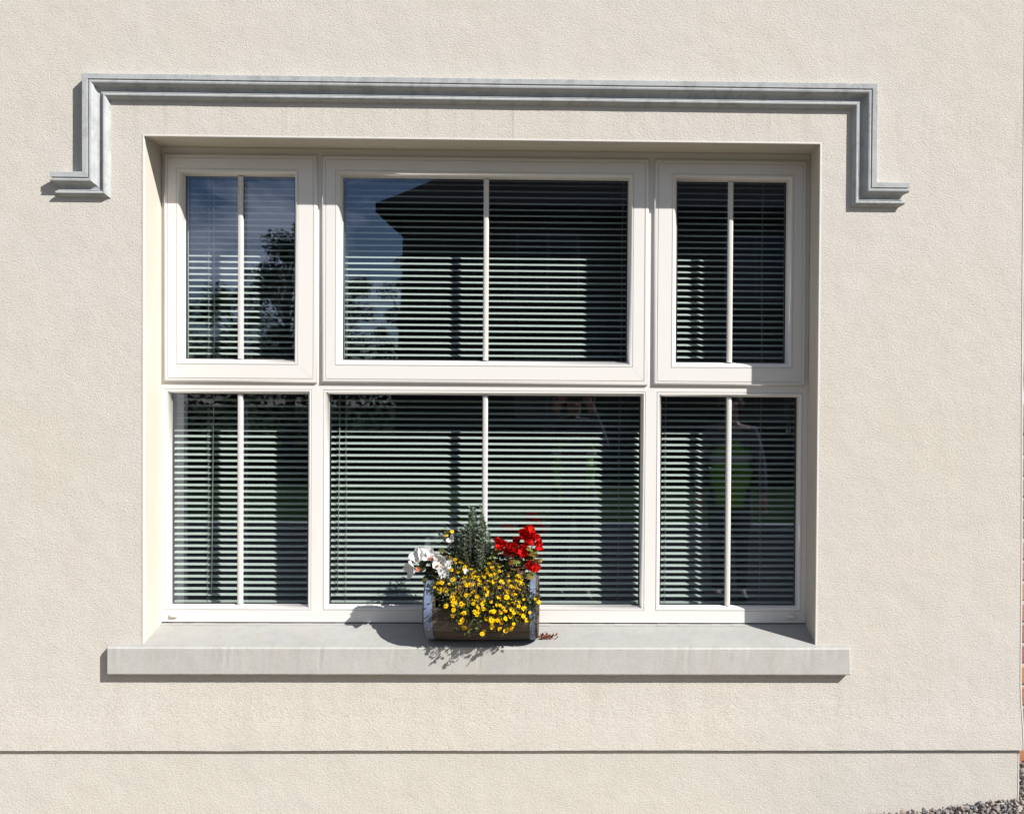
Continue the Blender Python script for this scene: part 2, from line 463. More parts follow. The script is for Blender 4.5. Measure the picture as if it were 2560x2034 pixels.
def ring(mb, o, i, prof, closed=False, smooth=False):
    """mitred loop; prof rows: (ref, offset, y), ref 'o' inset from the outer rect, 'i' outset from the inner rect"""
    rings = []
    for k, (sx, sz) in enumerate(((0, 2), (1, 2), (1, 3), (0, 3))):
        r = []
        for ref, a, y in prof:
            R_ = o if ref == 'o' else i
            sgn = 1 if ref == 'o' else -1
            x = R_[sx] + (a * sgn if sx == 0 else -a * sgn); z = R_[sz] + (a * sgn if sz == 2 else -a * sgn)
            r.append((x, y, z))
        rings.append(r)
    mb.loft(rings, closed, True, False, smooth)

window = bpy.data.objects.new('window', None); link(window, house)
window.location = Vector((-0.296, YF, ZFB)) - house.location
window['label'] = 'cream framed window of three opening sashes over three fixed panes'
BW = .0165
lo_h = [(a - BW, b + BW, c - BW, d + BW) for a, b, c, d in LO_G]
up_h = [(a + .012, b - .012, c + .012, d - .012) for a, b, c, d in UP_S]
holes = lo_h + up_h
FR = (XL + .0005, XR - .0005, ZFB, ZT - .0005)
xs = sorted(set([FR[0], FR[1]] + [h[0] for h in holes] + [h[1] for h in holes]))
zs = sorted(set([FR[2], FR[3]] + [h[2] for h in holes] + [h[3] for h in holes]))
mb = MB()
grid_face(mb, xs, zs, holes, YF)
lo_b = [(g[0] - .02, g[1] + .02, g[2] - .02, g[3] + .02) for g in LO_G]
xs2 = sorted(set([FR[0], FR[1]] + [v for h in lo_b + up_h for v in h[:2]]))
zs2 = sorted(set([FR[2], FR[3]] + [v for h in lo_b + up_h for v in h[2:]]))
grid_face(mb, xs2, zs2, lo_b + up_h, YB, True)
mb.add([(FR[0], YF, FR[2]), (FR[1], YF, FR[2]), (FR[1], YB, FR[2]), (FR[0], YB, FR[2])], [(3, 2, 1, 0)])
for h in up_h: ring(mb, h, h, [('o', 0, YF), ('o', 0, YB)])
for h, g in zip(lo_h, LO_G):
    ring(mb, h, g, [('o', 0, YF), ('o', .0004, YF + .0022), ('o', .0021, YF + .0022), ('o', .0024, YF + .0002)])
    ring(mb, h, g, [('o', .0024, YF + .0002), ('o', .0044, YF - .0006), ('o', .0070, YF + .0005), ('o', .0100, YF + .0040), ('o', .0125, YF + .0095),
                    ('o', .0145, YF + .0165), ('i', 0.0010, YG - .001)], smooth=True)
    ring(mb, h, g, [('i', .0010, YG - .001), ('i', .0006, YG), ('i', .0006, YG + .003), ('i', .0200, YB)])
# sill-side ledge so the joint under the frame is shaded
frame = mb.build('frame', M['upvc'], window, recalc=False)
mb = MB(); mb.box((XL + .002, YF + .012, .585), (XR - .002, YB - .01, ZFB)); mb.build('packer', M['seal'], window)
# sashes
for o_, g in zip(UP_S, UP_G):
    mb = MB()
    ring(mb, o_, g, [('o', .0125, YB - .006), ('o', .0125, YF - .0006), ('o', 0, YF - .0006), ('o', 0, YS + .0045)])
    ring(mb, o_, g, [('o', 0, YS + .0045), ('o', .0012, YS + .0022), ('o', .0040, YS + .0004), ('o', .0085, YS - .0006), ('o', .0118, YS)], smooth=True)
    ring(mb, o_, g, [('o', .0118, YS), ('o', .0122, YS + .0022), ('o', .0142, YS + .0022), ('o', .0146, YS), ('i', .0200, YS), ('i', .0197, YS + .0020),
                     ('i', .0181, YS + .0020), ('i', .0178, YS - .0002)])
    ring(mb, o_, g, [('i', .0178, YS - .0002), ('i', .0150, YS - .0003), ('i', .0115, YS + .0020), ('i', .0075, YS + .0085), ('i', .0045, YS + .0190),
                     ('i', .0020, YG - .003)], smooth=True)
    ring(mb, o_, g, [('i', .0020, YG - .003), ('i', .0010, YG), ('i', .0010, YG + .020), ('i', 0, YG + .021), ('i', 0, YB - .006), ('o', .0125, YB - .006)])
    mb.build('sash', M['upvc'], window, recalc=False)
# fine weld lines at the mitred corners of the sashes and the centre mullion joints
for o_, g in zip(UP_S, UP_G):
    for cx, cz, gx, gz in ((o_[0], o_[2], g[0], g[2]), (o_[1], o_[2], g[1], g[2]), (o_[0], o_[3], g[0], g[3]), (o_[1], o_[3], g[1], g[3])):
        a = Vector((cx + (gx - cx) * .2, YS - .0002, cz + (gz - cz) * .2)); b = Vector((cx + (gx - cx) * .70, YS - .0002, cz + (gz - cz) * .70))
        n = (b - a).normalized().cross(Vector((0, 1, 0))) * .00035
        mb = MB(); mb.add([a - n, a + n, b + n, b - n], [(0, 1, 2, 3)]); mb.build('weld_line', M['bar'], window, recalc=False)
# glazing, seals and bars
for k, g in enumerate(UP_G + LO_G):
    e = .0008
    mb = MB(); mb.add([(g[0] - .0005, YG, g[2] - .0005), (g[1] + .0005, YG, g[2] - .0005), (g[1] + .0005, YG, g[3] + .0005), (g[0] - .0005, YG, g[3] + .0005)], [(0, 1, 2, 3)])
    mb.add([(g[0] - .010, YG + .016, g[2] - .010), (g[1] + .010, YG + .016, g[2] - .010), (g[1] + .010, YG + .016, g[3] + .010), (g[0] - .010, YG + .016, g[3] + .010)], [(0, 1, 2, 3)])
    mb.build('pane', M['glass'], window, recalc=False)
    mb = MB(); ring(mb, g, g, [('i', .0004, YG + .0008), ('o', .0034, YG + .0010), ('o', .0010, YG + .0150), ('i', .0004, YG + .0155)], True)
    mb.build('spacer', M['seal'], window, recalc=False)
    x = BARX[k % 3]
    mb = MB(); hw = .0088
    pr = [(-hw, YG - .0004), (-hw, YG - .0080), (-hw + .0035, YG - .0125), (-hw + .0045, YG - .0125), (-hw + .0050, YG - .0115), (-hw + .0060, YG - .0115),
          (-hw + .0065, YG - .0130), (hw - .0040, YG - .0130), (hw - .0005, YG - .0100), (hw, YG - .0080), (hw, YG - .0004)]
    mb.loft([[(x + a, b, g[2] + .0002) for a, b in pr], [(x + a, b, g[3] - .0002) for a, b in pr]], True, False, True)
    mb.build('glazing_bar', M['bar'], window)
# drainage caps
for x in (-1.3448, .7464):
    mb = MB(); n = 14; rings = []
    for j, (s_, y) in enumerate(((1, 0), (.98, -.004), (.85, -.0065), (.5, -.0078), (.05, -.0082))):
        rings.append([(x + .0150 * s_ * math.copysign(abs(math.cos(2 * PI * k / n)) ** .7, math.cos(2 * PI * k / n)), YF + y,
                       .6215 + .0075 * s_ * math.copysign(abs(math.sin(2 * PI * k / n)) ** .8, math.sin(2 * PI * k / n))) for k in range(n)])
    mb.loft(rings, True, False, True, True); mb.build('drain_cap', M['upvc'], window)

# the room behind
mb = MB()
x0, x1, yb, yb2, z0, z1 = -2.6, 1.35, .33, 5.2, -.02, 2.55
grid_face(mb, [x0, XL, XR, x1], [z0, ZHB, ZT, z1], [(XL, XR, ZHB, ZT)], yb, True)
mb.add([(x0, yb, z0), (x0, yb2, z0), (x0, yb2, z1), (x0, yb, z1)], [(0, 1, 2, 3)])
mb.add([(x1, yb, z0), (x1, yb2, z0), (x1, yb2, z1), (x1, yb, z1)], [(0, 1, 2, 3)])
mb.add([(x0, yb2, z0), (x1, yb2, z0), (x1, yb2, z1), (x0, yb2, z1)], [(0, 1, 2, 3)])
mb.add([(x0, yb, z1), (x1, yb, z1), (x1, yb2, z1), (x0, yb2, z1)], [(0, 1, 2, 3)])
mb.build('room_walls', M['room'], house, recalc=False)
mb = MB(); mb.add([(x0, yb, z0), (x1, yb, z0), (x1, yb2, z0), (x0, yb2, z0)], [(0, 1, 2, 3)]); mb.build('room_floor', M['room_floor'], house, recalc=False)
mb = MB(); mb.box((XL - .0, .215, .560), (XR + .0, .345, .585)); mb.build('window_board', M['upvc'], house)

# ------------------------------------------------------------------ venetian blinds
YSL = .2320
def slat_mesh(x0, x1, seed):
    n = 8; w = .0130; tau = math.radians(34); camb = .0011; mb = MB()
    pr = []
    for k in range(n + 1):
        s_ = k / n; a = w * s_; c = camb * 4 * s_ * (1 - s_)
        pr.append((a * math.cos(tau) - c * math.sin(tau), a * math.sin(tau) + c * math.cos(tau)))
    both = pr + [(a, b - .0004) for a, b in pr[::-1]]
    nx = 5; r = random.Random(seed)
    rings = []
    for j in range(nx):
        t = j / (nx - 1); dz = (r.random() - .5) * .0006
        rings.append([(x0 + (x1 - x0) * t, a, b + dz) for a, b in both])
    mb.loft(rings, True, False, True, False)
    return mb.mesh('slat', M['slat'], recalc=True)
zl = []
z = 1.2395
while z > .662: zl.append(z); z -= .02108
zb_last = zl[-1]
z = 1.2395 + .02108
while z < 1.375: zl.append(z); z += .02108
z_low_top = z - .02108
zu = []; z = 1.8625
while z > 1.480: zu.append(z); z -= .02110
z_up_low = z + .02110
z = 1.8625 + .0211
while z < 2.150: zu.append(z); z += .0211
nh = max(1, round((z_up_low - z_low_top) / .0211))
zh = [z_low_top + (z_up_low - z_low_top) * k / nh for k in range(1, nh)]
zall = sorted(zl + zu + zh)
blinds = [((-1.3815, -.8700), 'white venetian blind behind the narrow left-hand panes, sun on its left part', [-1.2645, -.905]),
          ((-.8420, .2400), 'wide white venetian blind behind the centre panes and the flower barrel', [-.7900, .1600]),
          ((.2780, .7720), 'white venetian blind behind the right-hand panes, mostly in shade', [.3200, .6530])]
for (bx0, bx1), lab, cords in blinds:
    bl = thing('venetian_blind', ((bx0 + bx1) / 2, .245, .64), lab, 'venetian blind', 'venetian blinds behind the window')
    meshes = [slat_mesh(bx0 - bl.location.x, bx1 - bl.location.x, s_) for s_ in range(3)]
    for k, z in enumerate(zall):
        o = bpy.data.objects.new('slat', meshes[k % 3]); link(o, bl)
        o.location = (0, YSL - bl.location.y, z - bl.location.z + (random.random() - .5) * .0006)
        o.rotation_euler = ((random.random() - .5) * .03, (random.random() - .5) * .0011, 0)
    for cx in cords:
        for yy in (YSL - .001, YSL + .0115):
            mb = MB()
            pts = [(cx + math.sin(zz * 9 + cx) * .0012 + (.008 * (zz - 1.4) if cx > .1 and cx < .2 else 0), yy, zz) for zz in np.linspace(.65, 2.17, 30)]
            mb.tube(pts, .0007, 4); mb.build('ladder_cord', M['cord'], bl)
    mb = MB(); mb.box((bx0, YSL, .6440), (bx1, YSL + .024, .6530)); mb.build('bottom_rail', M['slat'], bl, bevel=.002)
    mb = MB(); mb.box((bx0, YSL - .004, 2.160), (bx1, YSL + .030, 2.190)); mb.build('head_rail', M['slat'], bl, bevel=.002)
    if bx0 > 0:
        for dx in (0, .012):
            mb = MB(); mb.tube([(.741 + dx, YSL - .004, 2.16), (.742 + dx, YSL - .005, 1.5), (.743 + dx * .8, YSL - .005, 1.265)], .0008, 4)
            mb.tube([(.743 + dx * .8, YSL - .005, 1.268), (.743 + dx * .8, YSL - .005, 1.245)], [.0015, .004], 8); mb.build('pull_cord', M['cord'], bl)
    else:
        cx = bx0 + (.136 if bx0 < -1 else .03)
        mb = MB(); mb.tube([(cx, YSL - .003, 2.15), (cx + .003, YSL - .004, 1.6), (cx - .001, YSL - .004, 1.1), (cx - .006, YSL - .003, .68)], .0016, 6)
        mb.build('tilt_wand', M['cord'], bl)

# ================================================================== BARREL PLANTER
M['oak'] = None
def wood(name, c1, c2, stretch, rough=0.75, objrand=.35):
    m, t, b = new_mat(name)
    tcn = t.nodes.new('ShaderNodeTexCoord'); ob = tcn.outputs['Object']
    oi = t.nodes.new('ShaderNodeObjectInfo')
    ad = t.nodes.new('ShaderNodeVectorMath'); ad.operation = 'ADD'
    sc_ = t.nodes.new('ShaderNodeVectorMath'); sc_.operation = 'SCALE'; sc_.inputs[3].default_value = 7.0
    cb = t.nodes.new('ShaderNodeCombineXYZ')
    for i_ in range(3): t.links.new(oi.outputs['Random'], cb.inputs[i_])
    t.links.new(cb.outputs[0], sc_.inputs[0]); t.links.new(ob, ad.inputs[0]); t.links.new(sc_.outputs[0], ad.inputs[1])
    g1 = noise(t, 60.0, 6, 0.65, 1.0, ad.outputs[0], stretch)
    c = ramp(t, g1, [(0.30, c1), (0.70, c2)])
    r_ = ramp(t, oi.outputs['Random'], [(0.0, (1 - objrand,) * 3), (1.0, (1 + objrand,) * 3)])
    c = mixc(t, 1.0, c, r_, 'MULTIPLY')
    t.links.new(c, b.inputs['Base Color']); b.inputs['Roughness'].default_value = rough
    bump(t, g1, b, 1.0, 0.0012)
    return m
M['oak'] = wood('weathered_oak', (0.036, 0.027, 0.022), (0.125, 0.098, 0.078), (0.10, 1, 1))
M['hoop'] = simple('blue_grey_hoop', (0.145, 0.185, 0.275), 0.55, 0.3, 30.0, 200, .0003, 0.5, 0.25)
M['rust'] = simple('hoop_rivet', (0.16, 0.13, 0.12), 0.6, 0.2, 60.0)
M['soil'] = simple('potting_soil', (0.022, 0.016, 0.012), 0.95, 0.4, 60.0, 120, .003)
M['ink'] = simple('burned_lettering', (0.012, 0.010, 0.009), 0.8, 0.1)
BX0, BX1, BYC, BZC, BR = -.4790, -.1135, .0325, .6765, .1065
planter = thing('barrel_planter', ((BX0 + BX1) / 2, BYC, .567), 'dark oak barrel lying on its side on the sill with blue-grey hoops, filled with flowers', 'planter')
def brad(x):
    t = (x - BX0) / (BX1 - BX0); return BR - .0045 * (2 * t - 1) ** 2
def bpt(x, th, r): return (x, BYC - r * math.cos(th), BZC + r * math.sin(th))   # th 0 = front, up positive
NS = 15
for k in range(NS):
    a0 = 2 * PI * k / NS - PI / 2 + .10; a1 = a0 + 2 * PI / NS - .012
    mid = (a0 + a1) / 2
    deg = (math.degrees(mid) + 360) % 360
    cut = 14 < deg < 150
    spans = [(BX0, -.4400), (-.1440, BX1)] if cut else [(BX0, BX1)]
    jr = (random.random() - .5) * .0012
    for s0, s1 in spans:
        mb = MB(); nx = max(3, int((s1 - s0) / .03)); rings = []
        for i in range(nx + 1):
            x = s0 + (s1 - s0) * i / nx; r = brad(x) + jr; q = []
            e = .0012 if i in (0, nx) else 0
            for j in range(5): q.append(bpt(x, a0 + (a1 - a0) * j / 4, r - (.0010 if j in (0, 4) else 0) - e))
            for j in range(4, -1, -1): q.append(bpt(x, a0 + (a1 - a0) * j / 4, r - .0115))
            rings.append(q)
        mb.loft(rings, True, False, True); mb.build('stave', M['oak'], planter)
for x, dx in ((BX0 + .013, .009), (BX1 - .013, -.009)):
    npl = 4
    for k in range(npl):
        z0_ = BZC - .092 + .184 * k / npl + .0006; z1_ = BZC - .092 + .184 * (k + 1) / npl - .0006
        def hw_(z): return math.sqrt(max(0, .0935 ** 2 - (z - BZC) ** 2))
        mb = MB(); rings = []
        for i in range(7):
            z = z0_ + (z1_ - z0_) * i / 6; h = hw_(z) + .0005
            rings.append([(min(x, x + dx), BYC - h, z), (max(x, x + dx), BYC - h, z), (max(x, x + dx), BYC + h, z), (min(x, x + dx), BYC + h, z)])
        mb.loft(rings, True, False, True); mb.build('head_plank', M['oak'], planter)
for x0, x1 in ((-.4745, -.4480), (-.1390, -.1210)):
    mb = MB(); n = 72; rings = []
    for k in range(n):
        th = 2 * PI * k / n; wob = .0006 * math.sin(3 * th + x0 * 9)
        rings.append([bpt(x0, th, brad(x0) + .0008), bpt(x0, th, brad(x0) + .0026 + wob), bpt(x1, th, brad(x1) + .0026 + wob), bpt(x1, th, brad(x1) + .0008)])
    mb.loft(rings, True, True)
    h = mb.build('hoop', M['hoop'], planter)
    for th in (-.55, -.68):
        mb = MB(); c_ = Vector(bpt((x0 + x1) / 2, th, brad(x0) + .003)); mb.tube([c_, Vector(bpt((x0 + x1) / 2, th, brad(x0) + .0048))], [.0034, .0018], 10)
        mb.build('rivet', M['rust'], h)
mb = MB(); nx, ny = 24, 14
V = [[(BX0 + .03 + (BX1 - BX0 - .06) * i / nx, BYC - .088 + .176 * j / ny, BZC + .028 + .008 * math.sin(i * 1.3 + j) + .006 * math.cos(j * 2.1 - i * .7)) for j in range(ny + 1)] for i in range(nx + 1)]
mb.loft(V, False, smooth=True); mb.build('soil', M['soil'], planter, recalc=False)

def lettering(txt, size, cx, cz, arc=None, wide=1.38):
    cu = bpy.data.curves.new('lettering', 'FONT'); cu.body = txt; cu.size = 1.0; cu.align_x = 'CENTER'; cu.space_character = 1.12
    o = bpy.data.objects.new('lettering_source', cu); C.objects.link(o)
    dg = bpy.context.evaluated_depsgraph_get(); me = bpy.data.meshes.new_from_object(o.evaluated_get(dg))
    bpy.data.objects.remove(o)
    bm = bmesh.new(); bm.from_mesh(me)
    for v in bm.verts:
        x, y = v.co.x * size * wide, v.co.y * size * 1.05
        if arc:
            th = x / arc; X = cx + math.sin(th) * (arc + y); Z = cz - arc + math.cos(th) * (arc + y)
        else: X = cx + x; Z = cz + y
        a = math.asin(max(-1, min(1, (Z - BZC) / BR)))
        p = bpt(X, a, brad(X) + .0019); v.co = Vector(p) - planter.location
    bm.to_mesh(me); bm.free(); me.materials.clear(); me.materials.append(M['ink'])
    return link(bpy.data.objects.new('lettering', me), planter)
lettering('GARDEN', .0215, -.300, .6120, None, 1.72)
lettering('FLOWER', .0290, -.298, .6720, .17)

# ================================================================== PLANTS
GRP_ = None
def lance(mb, base, d, n, L_, W_, droop=0.15, seg=2):
    """narrow leaf: two quads along direction d, width axis n"""
    base = Vector(base); d = d.normalized(); s = d.cross(n).normalized(); nn = s.cross(d).normalized()
    mid = base + d * L_ * .5 + nn * L_ * .06; tip = base + d * L_ - nn * L_ * droop
    mb.add([base - s * W_ * .15, base + s * W_ * .15, mid + s * W_ * .5, mid - s * W_ * .5, tip], [(0, 1, 2, 3), (3, 2, 4)])

def rnd_dir(up=0.0):
    v = Vector((random.gauss(0, 1), random.gauss(0, 1), random.gauss(0, 1) + up)); return v.normalized()

# grey-green hebe in the middle
M['hebe'] = leafmat('hebe_leaf', [(0.09, 0.13, 0.075), (0.18, 0.235, 0.165), (0.29, 0.34, 0.275), (0.13, 0.175, 0.105)], 0.45, 0.12)
M['hebe_stem'] = simple('hebe_stem', (0.07, 0.055, 0.03), 0.8, 0.2)
hx, hy, hz = -.322, .030, .715
hebe = thing('hebe_shrub', (hx, hy, hz), 'upright grey-green hebe shrub with narrow leaves, tallest plant in the barrel', 'shrub')
mbL, mbS = MB(), MB()
for k in range(64):
    a = random.random() * 2 * PI; rr = random.random() ** .6
    top = Vector((hx + .062 * rr * math.cos(a) + (-.006 if rr > .5 else 0), hy + .045 * rr * math.sin(a), hz + .292 - .12 * rr ** 1.6 + random.uniform(-.03, .006)))
    if k == 0: top = Vector((hx - .018, hy, 1.008))
    if k == 1: top = Vector((hx + .016, hy + .01, 1.012))
    base = Vector((hx + .018 * math.cos(a), hy + .018 * math.sin(a), hz))
    ctrl = base.lerp(top, .45) + Vector((math.cos(a), math.sin(a), 0)) * .030 * rr
    pts = [base * (1 - t) ** 2 + ctrl * 2 * t * (1 - t) + top * t * t for t in np.linspace(0, 1, 9)]
    mbS.tube(pts, [.0018 * (1 - .7 * i / 8) for i in range(9)], 5)
    n = 34
    for i in range(5, n):
        t = i / n; p = base * (1 - t) ** 2 + ctrl * 2 * t * (1 - t) + top * t * t
        tg = (top - base).normalized()
        for q in range(3):
            aa = i * 1.57 + q * PI + random.uniform(-.3, .3)
            side = (tg.orthogonal().normalized() * math.cos(aa) + tg.cross(tg.orthogonal()).normalized() * math.sin(aa))
            d = (side * random.uniform(.7, 1.0) + tg * random.uniform(.35, .95)).normalized()
            lance(mbL, p, d, tg, random.uniform(.012, .019), random.uniform(.0038, .0058), random.uniform(-.05, .2))
        if i > n - 4:
            for q in range(3): lance(mbL, p, (tg + rnd_dir() * .35).normalized(), rnd_dir(), random.uniform(.008, .013), .003, 0)
o = mbL.build('foliage', M['hebe'], hebe, recalc=False); o['kind'] = 'stuff'
mbS.build('stem', M['hebe_stem'], hebe, recalc=False)

# yellow flowers trailing over the front
FLOW = [(x_ * 1.006, y_ + .032 * min(1, max(0, (.02 - y_) / .08)), z_) for x_, y_, z_ in [(-0.401,0.02,0.839),(-0.382,0.002,0.833),(-0.379,-0.014,0.825),(-0.346,-0.002,0.831),(-0.362,-0.011,0.826),(-0.306,-0.006,0.829),(-0.31,-0.024,0.818),(-0.283,0.002,0.833),(-0.249,0.03,0.862),(-0.261,0.004,0.834),(-0.268,-0.017,0.823),(-0.239,-0.025,0.818),(-0.224,-0.007,0.828),(-0.263,-0.032,0.813),(-0.259,-0.042,0.805),(-0.278,-0.041,0.806),(-0.276,-0.053,0.795),(-0.261,-0.057,0.792),(-0.39,-0.043,0.804),(-0.406,-0.036,0.81),(-0.424,-0.02,0.821),(-0.371,-0.049,0.799),(-0.35,-0.047,0.801),(-0.347,-0.031,0.814),(-0.354,-0.063,0.786),(-0.337,-0.066,0.783),(-0.322,-0.054,0.795),(-0.314,-0.052,0.796),(-0.304,-0.063,0.786),(-0.324,-0.063,0.786),(-0.346,-0.077,0.772),(-0.333,-0.074,0.775),(-0.316,-0.081,0.768),(-0.3,-0.072,0.778),(-0.268,-0.074,0.775),(-0.269,-0.087,0.761),(-0.247,-0.067,0.782),(-0.251,-0.057,0.792),(-0.208,-0.061,0.788),(-0.181,-0.063,0.786),(-0.168,-0.078,0.771),(-0.185,-0.075,0.775),(-0.205,-0.077,0.772),(-0.394,-0.082,0.766),(-0.423,-0.077,0.772),(-0.429,-0.081,0.767),(-0.442,-0.093,0.755),(-0.423,-0.101,0.745),(-0.376,-0.106,0.739),(-0.368,-0.111,0.732),(-0.357,-0.1,0.746),(-0.348,-0.092,0.755),(-0.342,-0.101,0.745),(-0.336,-0.109,0.735),(-0.353,-0.107,0.738),(-0.314,-0.103,0.742),(-0.24,-0.088,0.759),(-0.23,-0.09,0.758),(-0.268,-0.101,0.745),(-0.278,-0.092,0.755),(-0.181,-0.088,0.759),(-0.211,-0.098,0.748),(-0.203,-0.101,0.745),(-0.19,-0.098,0.748),(-0.172,-0.099,0.747),(-0.184,-0.107,0.737),(-0.163,-0.109,0.735),(-0.185,-0.116,0.725),(-0.154,-0.119,0.723),(-0.212,-0.116,0.725),(-0.225,-0.12,0.721),(-0.169,-0.124,0.715),(-0.198,-0.127,0.711),(-0.17,-0.132,0.704),(-0.315,-0.118,0.724),(-0.292,-0.119,0.722),(-0.314,-0.127,0.711),(-0.283,-0.126,0.712),(-0.259,-0.122,0.718),(-0.351,-0.13,0.706),(-0.377,-0.122,0.718),(-0.372,-0.135,0.697),(-0.339,-0.135,0.684),(-0.349,-0.135,0.684),(-0.305,-0.135,0.688),(-0.303,-0.135,0.676),(-0.248,-0.135,0.69),(-0.225,-0.135,0.688),(-0.212,-0.135,0.691),(-0.194,-0.135,0.695),(-0.186,-0.135,0.688),(-0.166,-0.135,0.686),(-0.145,-0.135,0.663),(-0.137,-0.135,0.688),(-0.21,-0.135,0.667),(-0.256,-0.135,0.665),(-0.235,-0.135,0.663),(-0.253,-0.135,0.647),(-0.202,-0.135,0.633),(-0.116,-0.119,0.723),(-0.109,-0.122,0.718),(-0.227,-0.13,0.707),(-0.396,-0.131,0.706),(-0.184,-0.135,0.65),(-0.323,-0.135,0.632),(-0.339,-0.135,0.64),(-0.285,-0.135,0.62),(-0.412,0.03,0.908),(-0.397,0.03,0.92),(-0.323,-0.107,0.738),(-0.272,-0.109,0.735),(-0.199,-0.091,0.757),(-0.223,-0.083,0.765),(-0.299,-0.085,0.763),(-0.329,-0.086,0.762),(-0.383,-0.072,0.777)]]
for _k in range(120):
    _x, _y, _z = random.choice(FLOW[20:100]); FLOW.append((_x + random.gauss(0, .012), _y + random.uniform(.002, .012), _z + random.gauss(0, .011)))
M['petal'] = leafmat('yellow_petal', [(0.90, 0.56, 0.002), (0.93, 0.62, 0.003), (0.85, 0.49, 0.002)], 0.8, 0.25, 300, True, 0.08)
M['disc'] = simple('flower_disc', (0.42, 0.20, 0.008), 0.8, 0.3, 300)
M['zleaf'] = leafmat('trailing_leaf', [(0.05, 0.08, 0.018), (0.085, 0.13, 0.03), (0.125, 0.16, 0.045), (0.06, 0.03, 0.018), (0.03, 0.05, 0.015), (0.055, 0.085, 0.03)], 0.45, 0.22)
M['zstem'] = simple('trailing_stem', (0.085, 0.05, 0.032), 0.7, 0.3)
yel = thing('trailing_yellow_daisies', (-.29, -.03, .72), 'mound of small yellow daisies with dark leaves spilling over the barrel front', 'flowers')
def daisy(seed, R0):
    r = random.Random(seed); mb = MB(); n = r.choice((8, 9, 10, 11))
    for k in range(n):
        a = 2 * PI * k / n + r.uniform(-.10, .10); Lp = R0 * r.uniform(.90, 1.10); wd = R0 * .46
        cu = r.uniform(.02, .22); pts = []
        for t, w_ in ((.18, .45), (.55, 1.0), (.88, .95), (1.0, .5)):
            zz = R0 * (.10 + cu * t - .25 * t * t * r.random())
            for sgn in (-1, 1): pts.append((math.cos(a) * Lp * t - math.sin(a) * sgn * wd * w_ * .5, math.sin(a) * Lp * t + math.cos(a) * sgn * wd * w_ * .5, zz))
        mb.add(pts, [(0, 1, 3, 2), (2, 3, 5, 4), (4, 5, 7, 6)])
    mb.cur = 1
    rings = [[(math.cos(2 * PI * k / 8) * R0 * q, math.sin(2 * PI * k / 8) * R0 * q, R0 * h) for k in range(8)] for q, h in ((.34, .10), (.30, .24), (.15, .30), (.02, .26))]
    mb.loft(rings, True, False, False, True)
    return mb.mesh('flower', [M['petal'], M['disc']])
dm = [daisy(s, r_) for s, r_ in ((1, .0088), (2, .0077), (3, .0083), (4, .0070), (5, .0085))]
mbS = MB(); mbL = MB(); mbB = MB()
root = Vector((-.29, .01, .72))
for i, (x, y, z) in enumerate(FLOW):
    p = Vector((x, y, z)) + Vector((random.uniform(-.002, .002), random.uniform(-.006, .008), random.uniform(-.002, .002)))
    out_ = Vector((p.x + .29, (p.y - .05) * 1.4, (p.z - .66) * .8))
    d = (Vector((0.28, -.62, .62)) + out_.normalized() * .45 + rnd_dir() * .42).normalized()
    if z < .66 and random.random() < .5: d = (Vector((.1, -.5, -.5)) + rnd_dir() * .4).normalized()
    q = d.to_track_quat('Z', 'Y').to_euler()
    s_ = random.uniform(.78, 1.15)
    fo = inst('flower', dm[i % 5], p, (q.x, q.y, q.z), (s_, s_, s_), yel)
    fo.rotation_euler.rotate_axis('Z', random.random() * 6)
    back = p - d * .012 + Vector((0, .006, -.004))
    anchor = Vector((x * .75 - .29 * .25, max(y + .05, -.06) if z > .74 else min(y + .03, BYC - BR - .004), min(z + .05, .80)))
    mbS.tube([anchor, (anchor + back) / 2 + rnd_dir() * .008, back, p], [.0009, .0007, .0006, .0005], 4)
# leaves and twigs behind the flowers
for i in range(6200):
    x, y, z = random.choice(FLOW[:108])
    p = Vector((x, y, z)) + Vector((random.gauss(0, .015), random.uniform(.000, .034), random.gauss(0, .014)))
    # keep out of the barrel
    dy, dz = p.y - BYC, p.z - BZC
    rr = math.hypot(dy, dz)
    if rr < BR + .006 and p.z < BZC + .05:
        f_ = (BR + .006 + random.random() * .01) / max(rr, 1e-4); p.y = BYC + dy * f_; p.z = BZC + dz * f_
    if p.x < BX0 + .02 or p.x > BX1 + .004: continue
    if p.z < .650 and random.random() < .8: continue
    d = (rnd_dir(.2) + Vector((0, -.7, 0))).normalized()
    L_ = random.uniform(.007, .014)
    lance(mbL, p, d, rnd_dir(), L_, L_ * random.uniform(.45, .7), random.uniform(-.1, .25))
    if i % 12 == 0: mbS.tube([p, p + rnd_dir() * .012, p + Vector((random.gauss(0, .012), random.uniform(0, .02), random.gauss(.01, .012)))], .0006, 4)
    if i % 60 == 0:   # closed buds
        mbB.tube([p, p + d * .003, p + d * .006], [.0012, .0026, .0008], 6)
# a few long trailing stems hanging below
for x, z0_, z1_ in ((-.339, .70, .640), (-.323, .69, .632), (-.285, .70, .620), (-.202, .70, .633), (-.253, .70, .647)):
    mbS.tube([(x + .01, BYC - BR - .008, z0_), (x + .004, BYC - BR - .014, (z0_ + z1_) / 2), (x, -.100, z1_)], .0007, 4)
o = mbL.build('foliage', M['zleaf'], yel, recalc=False); o['kind'] = 'stuff'
mbS.build('stem', M['zstem'], yel, recalc=False)
o = mbB.build('bud', M['petal'], yel, recalc=False); o['kind'] = 'stuff'

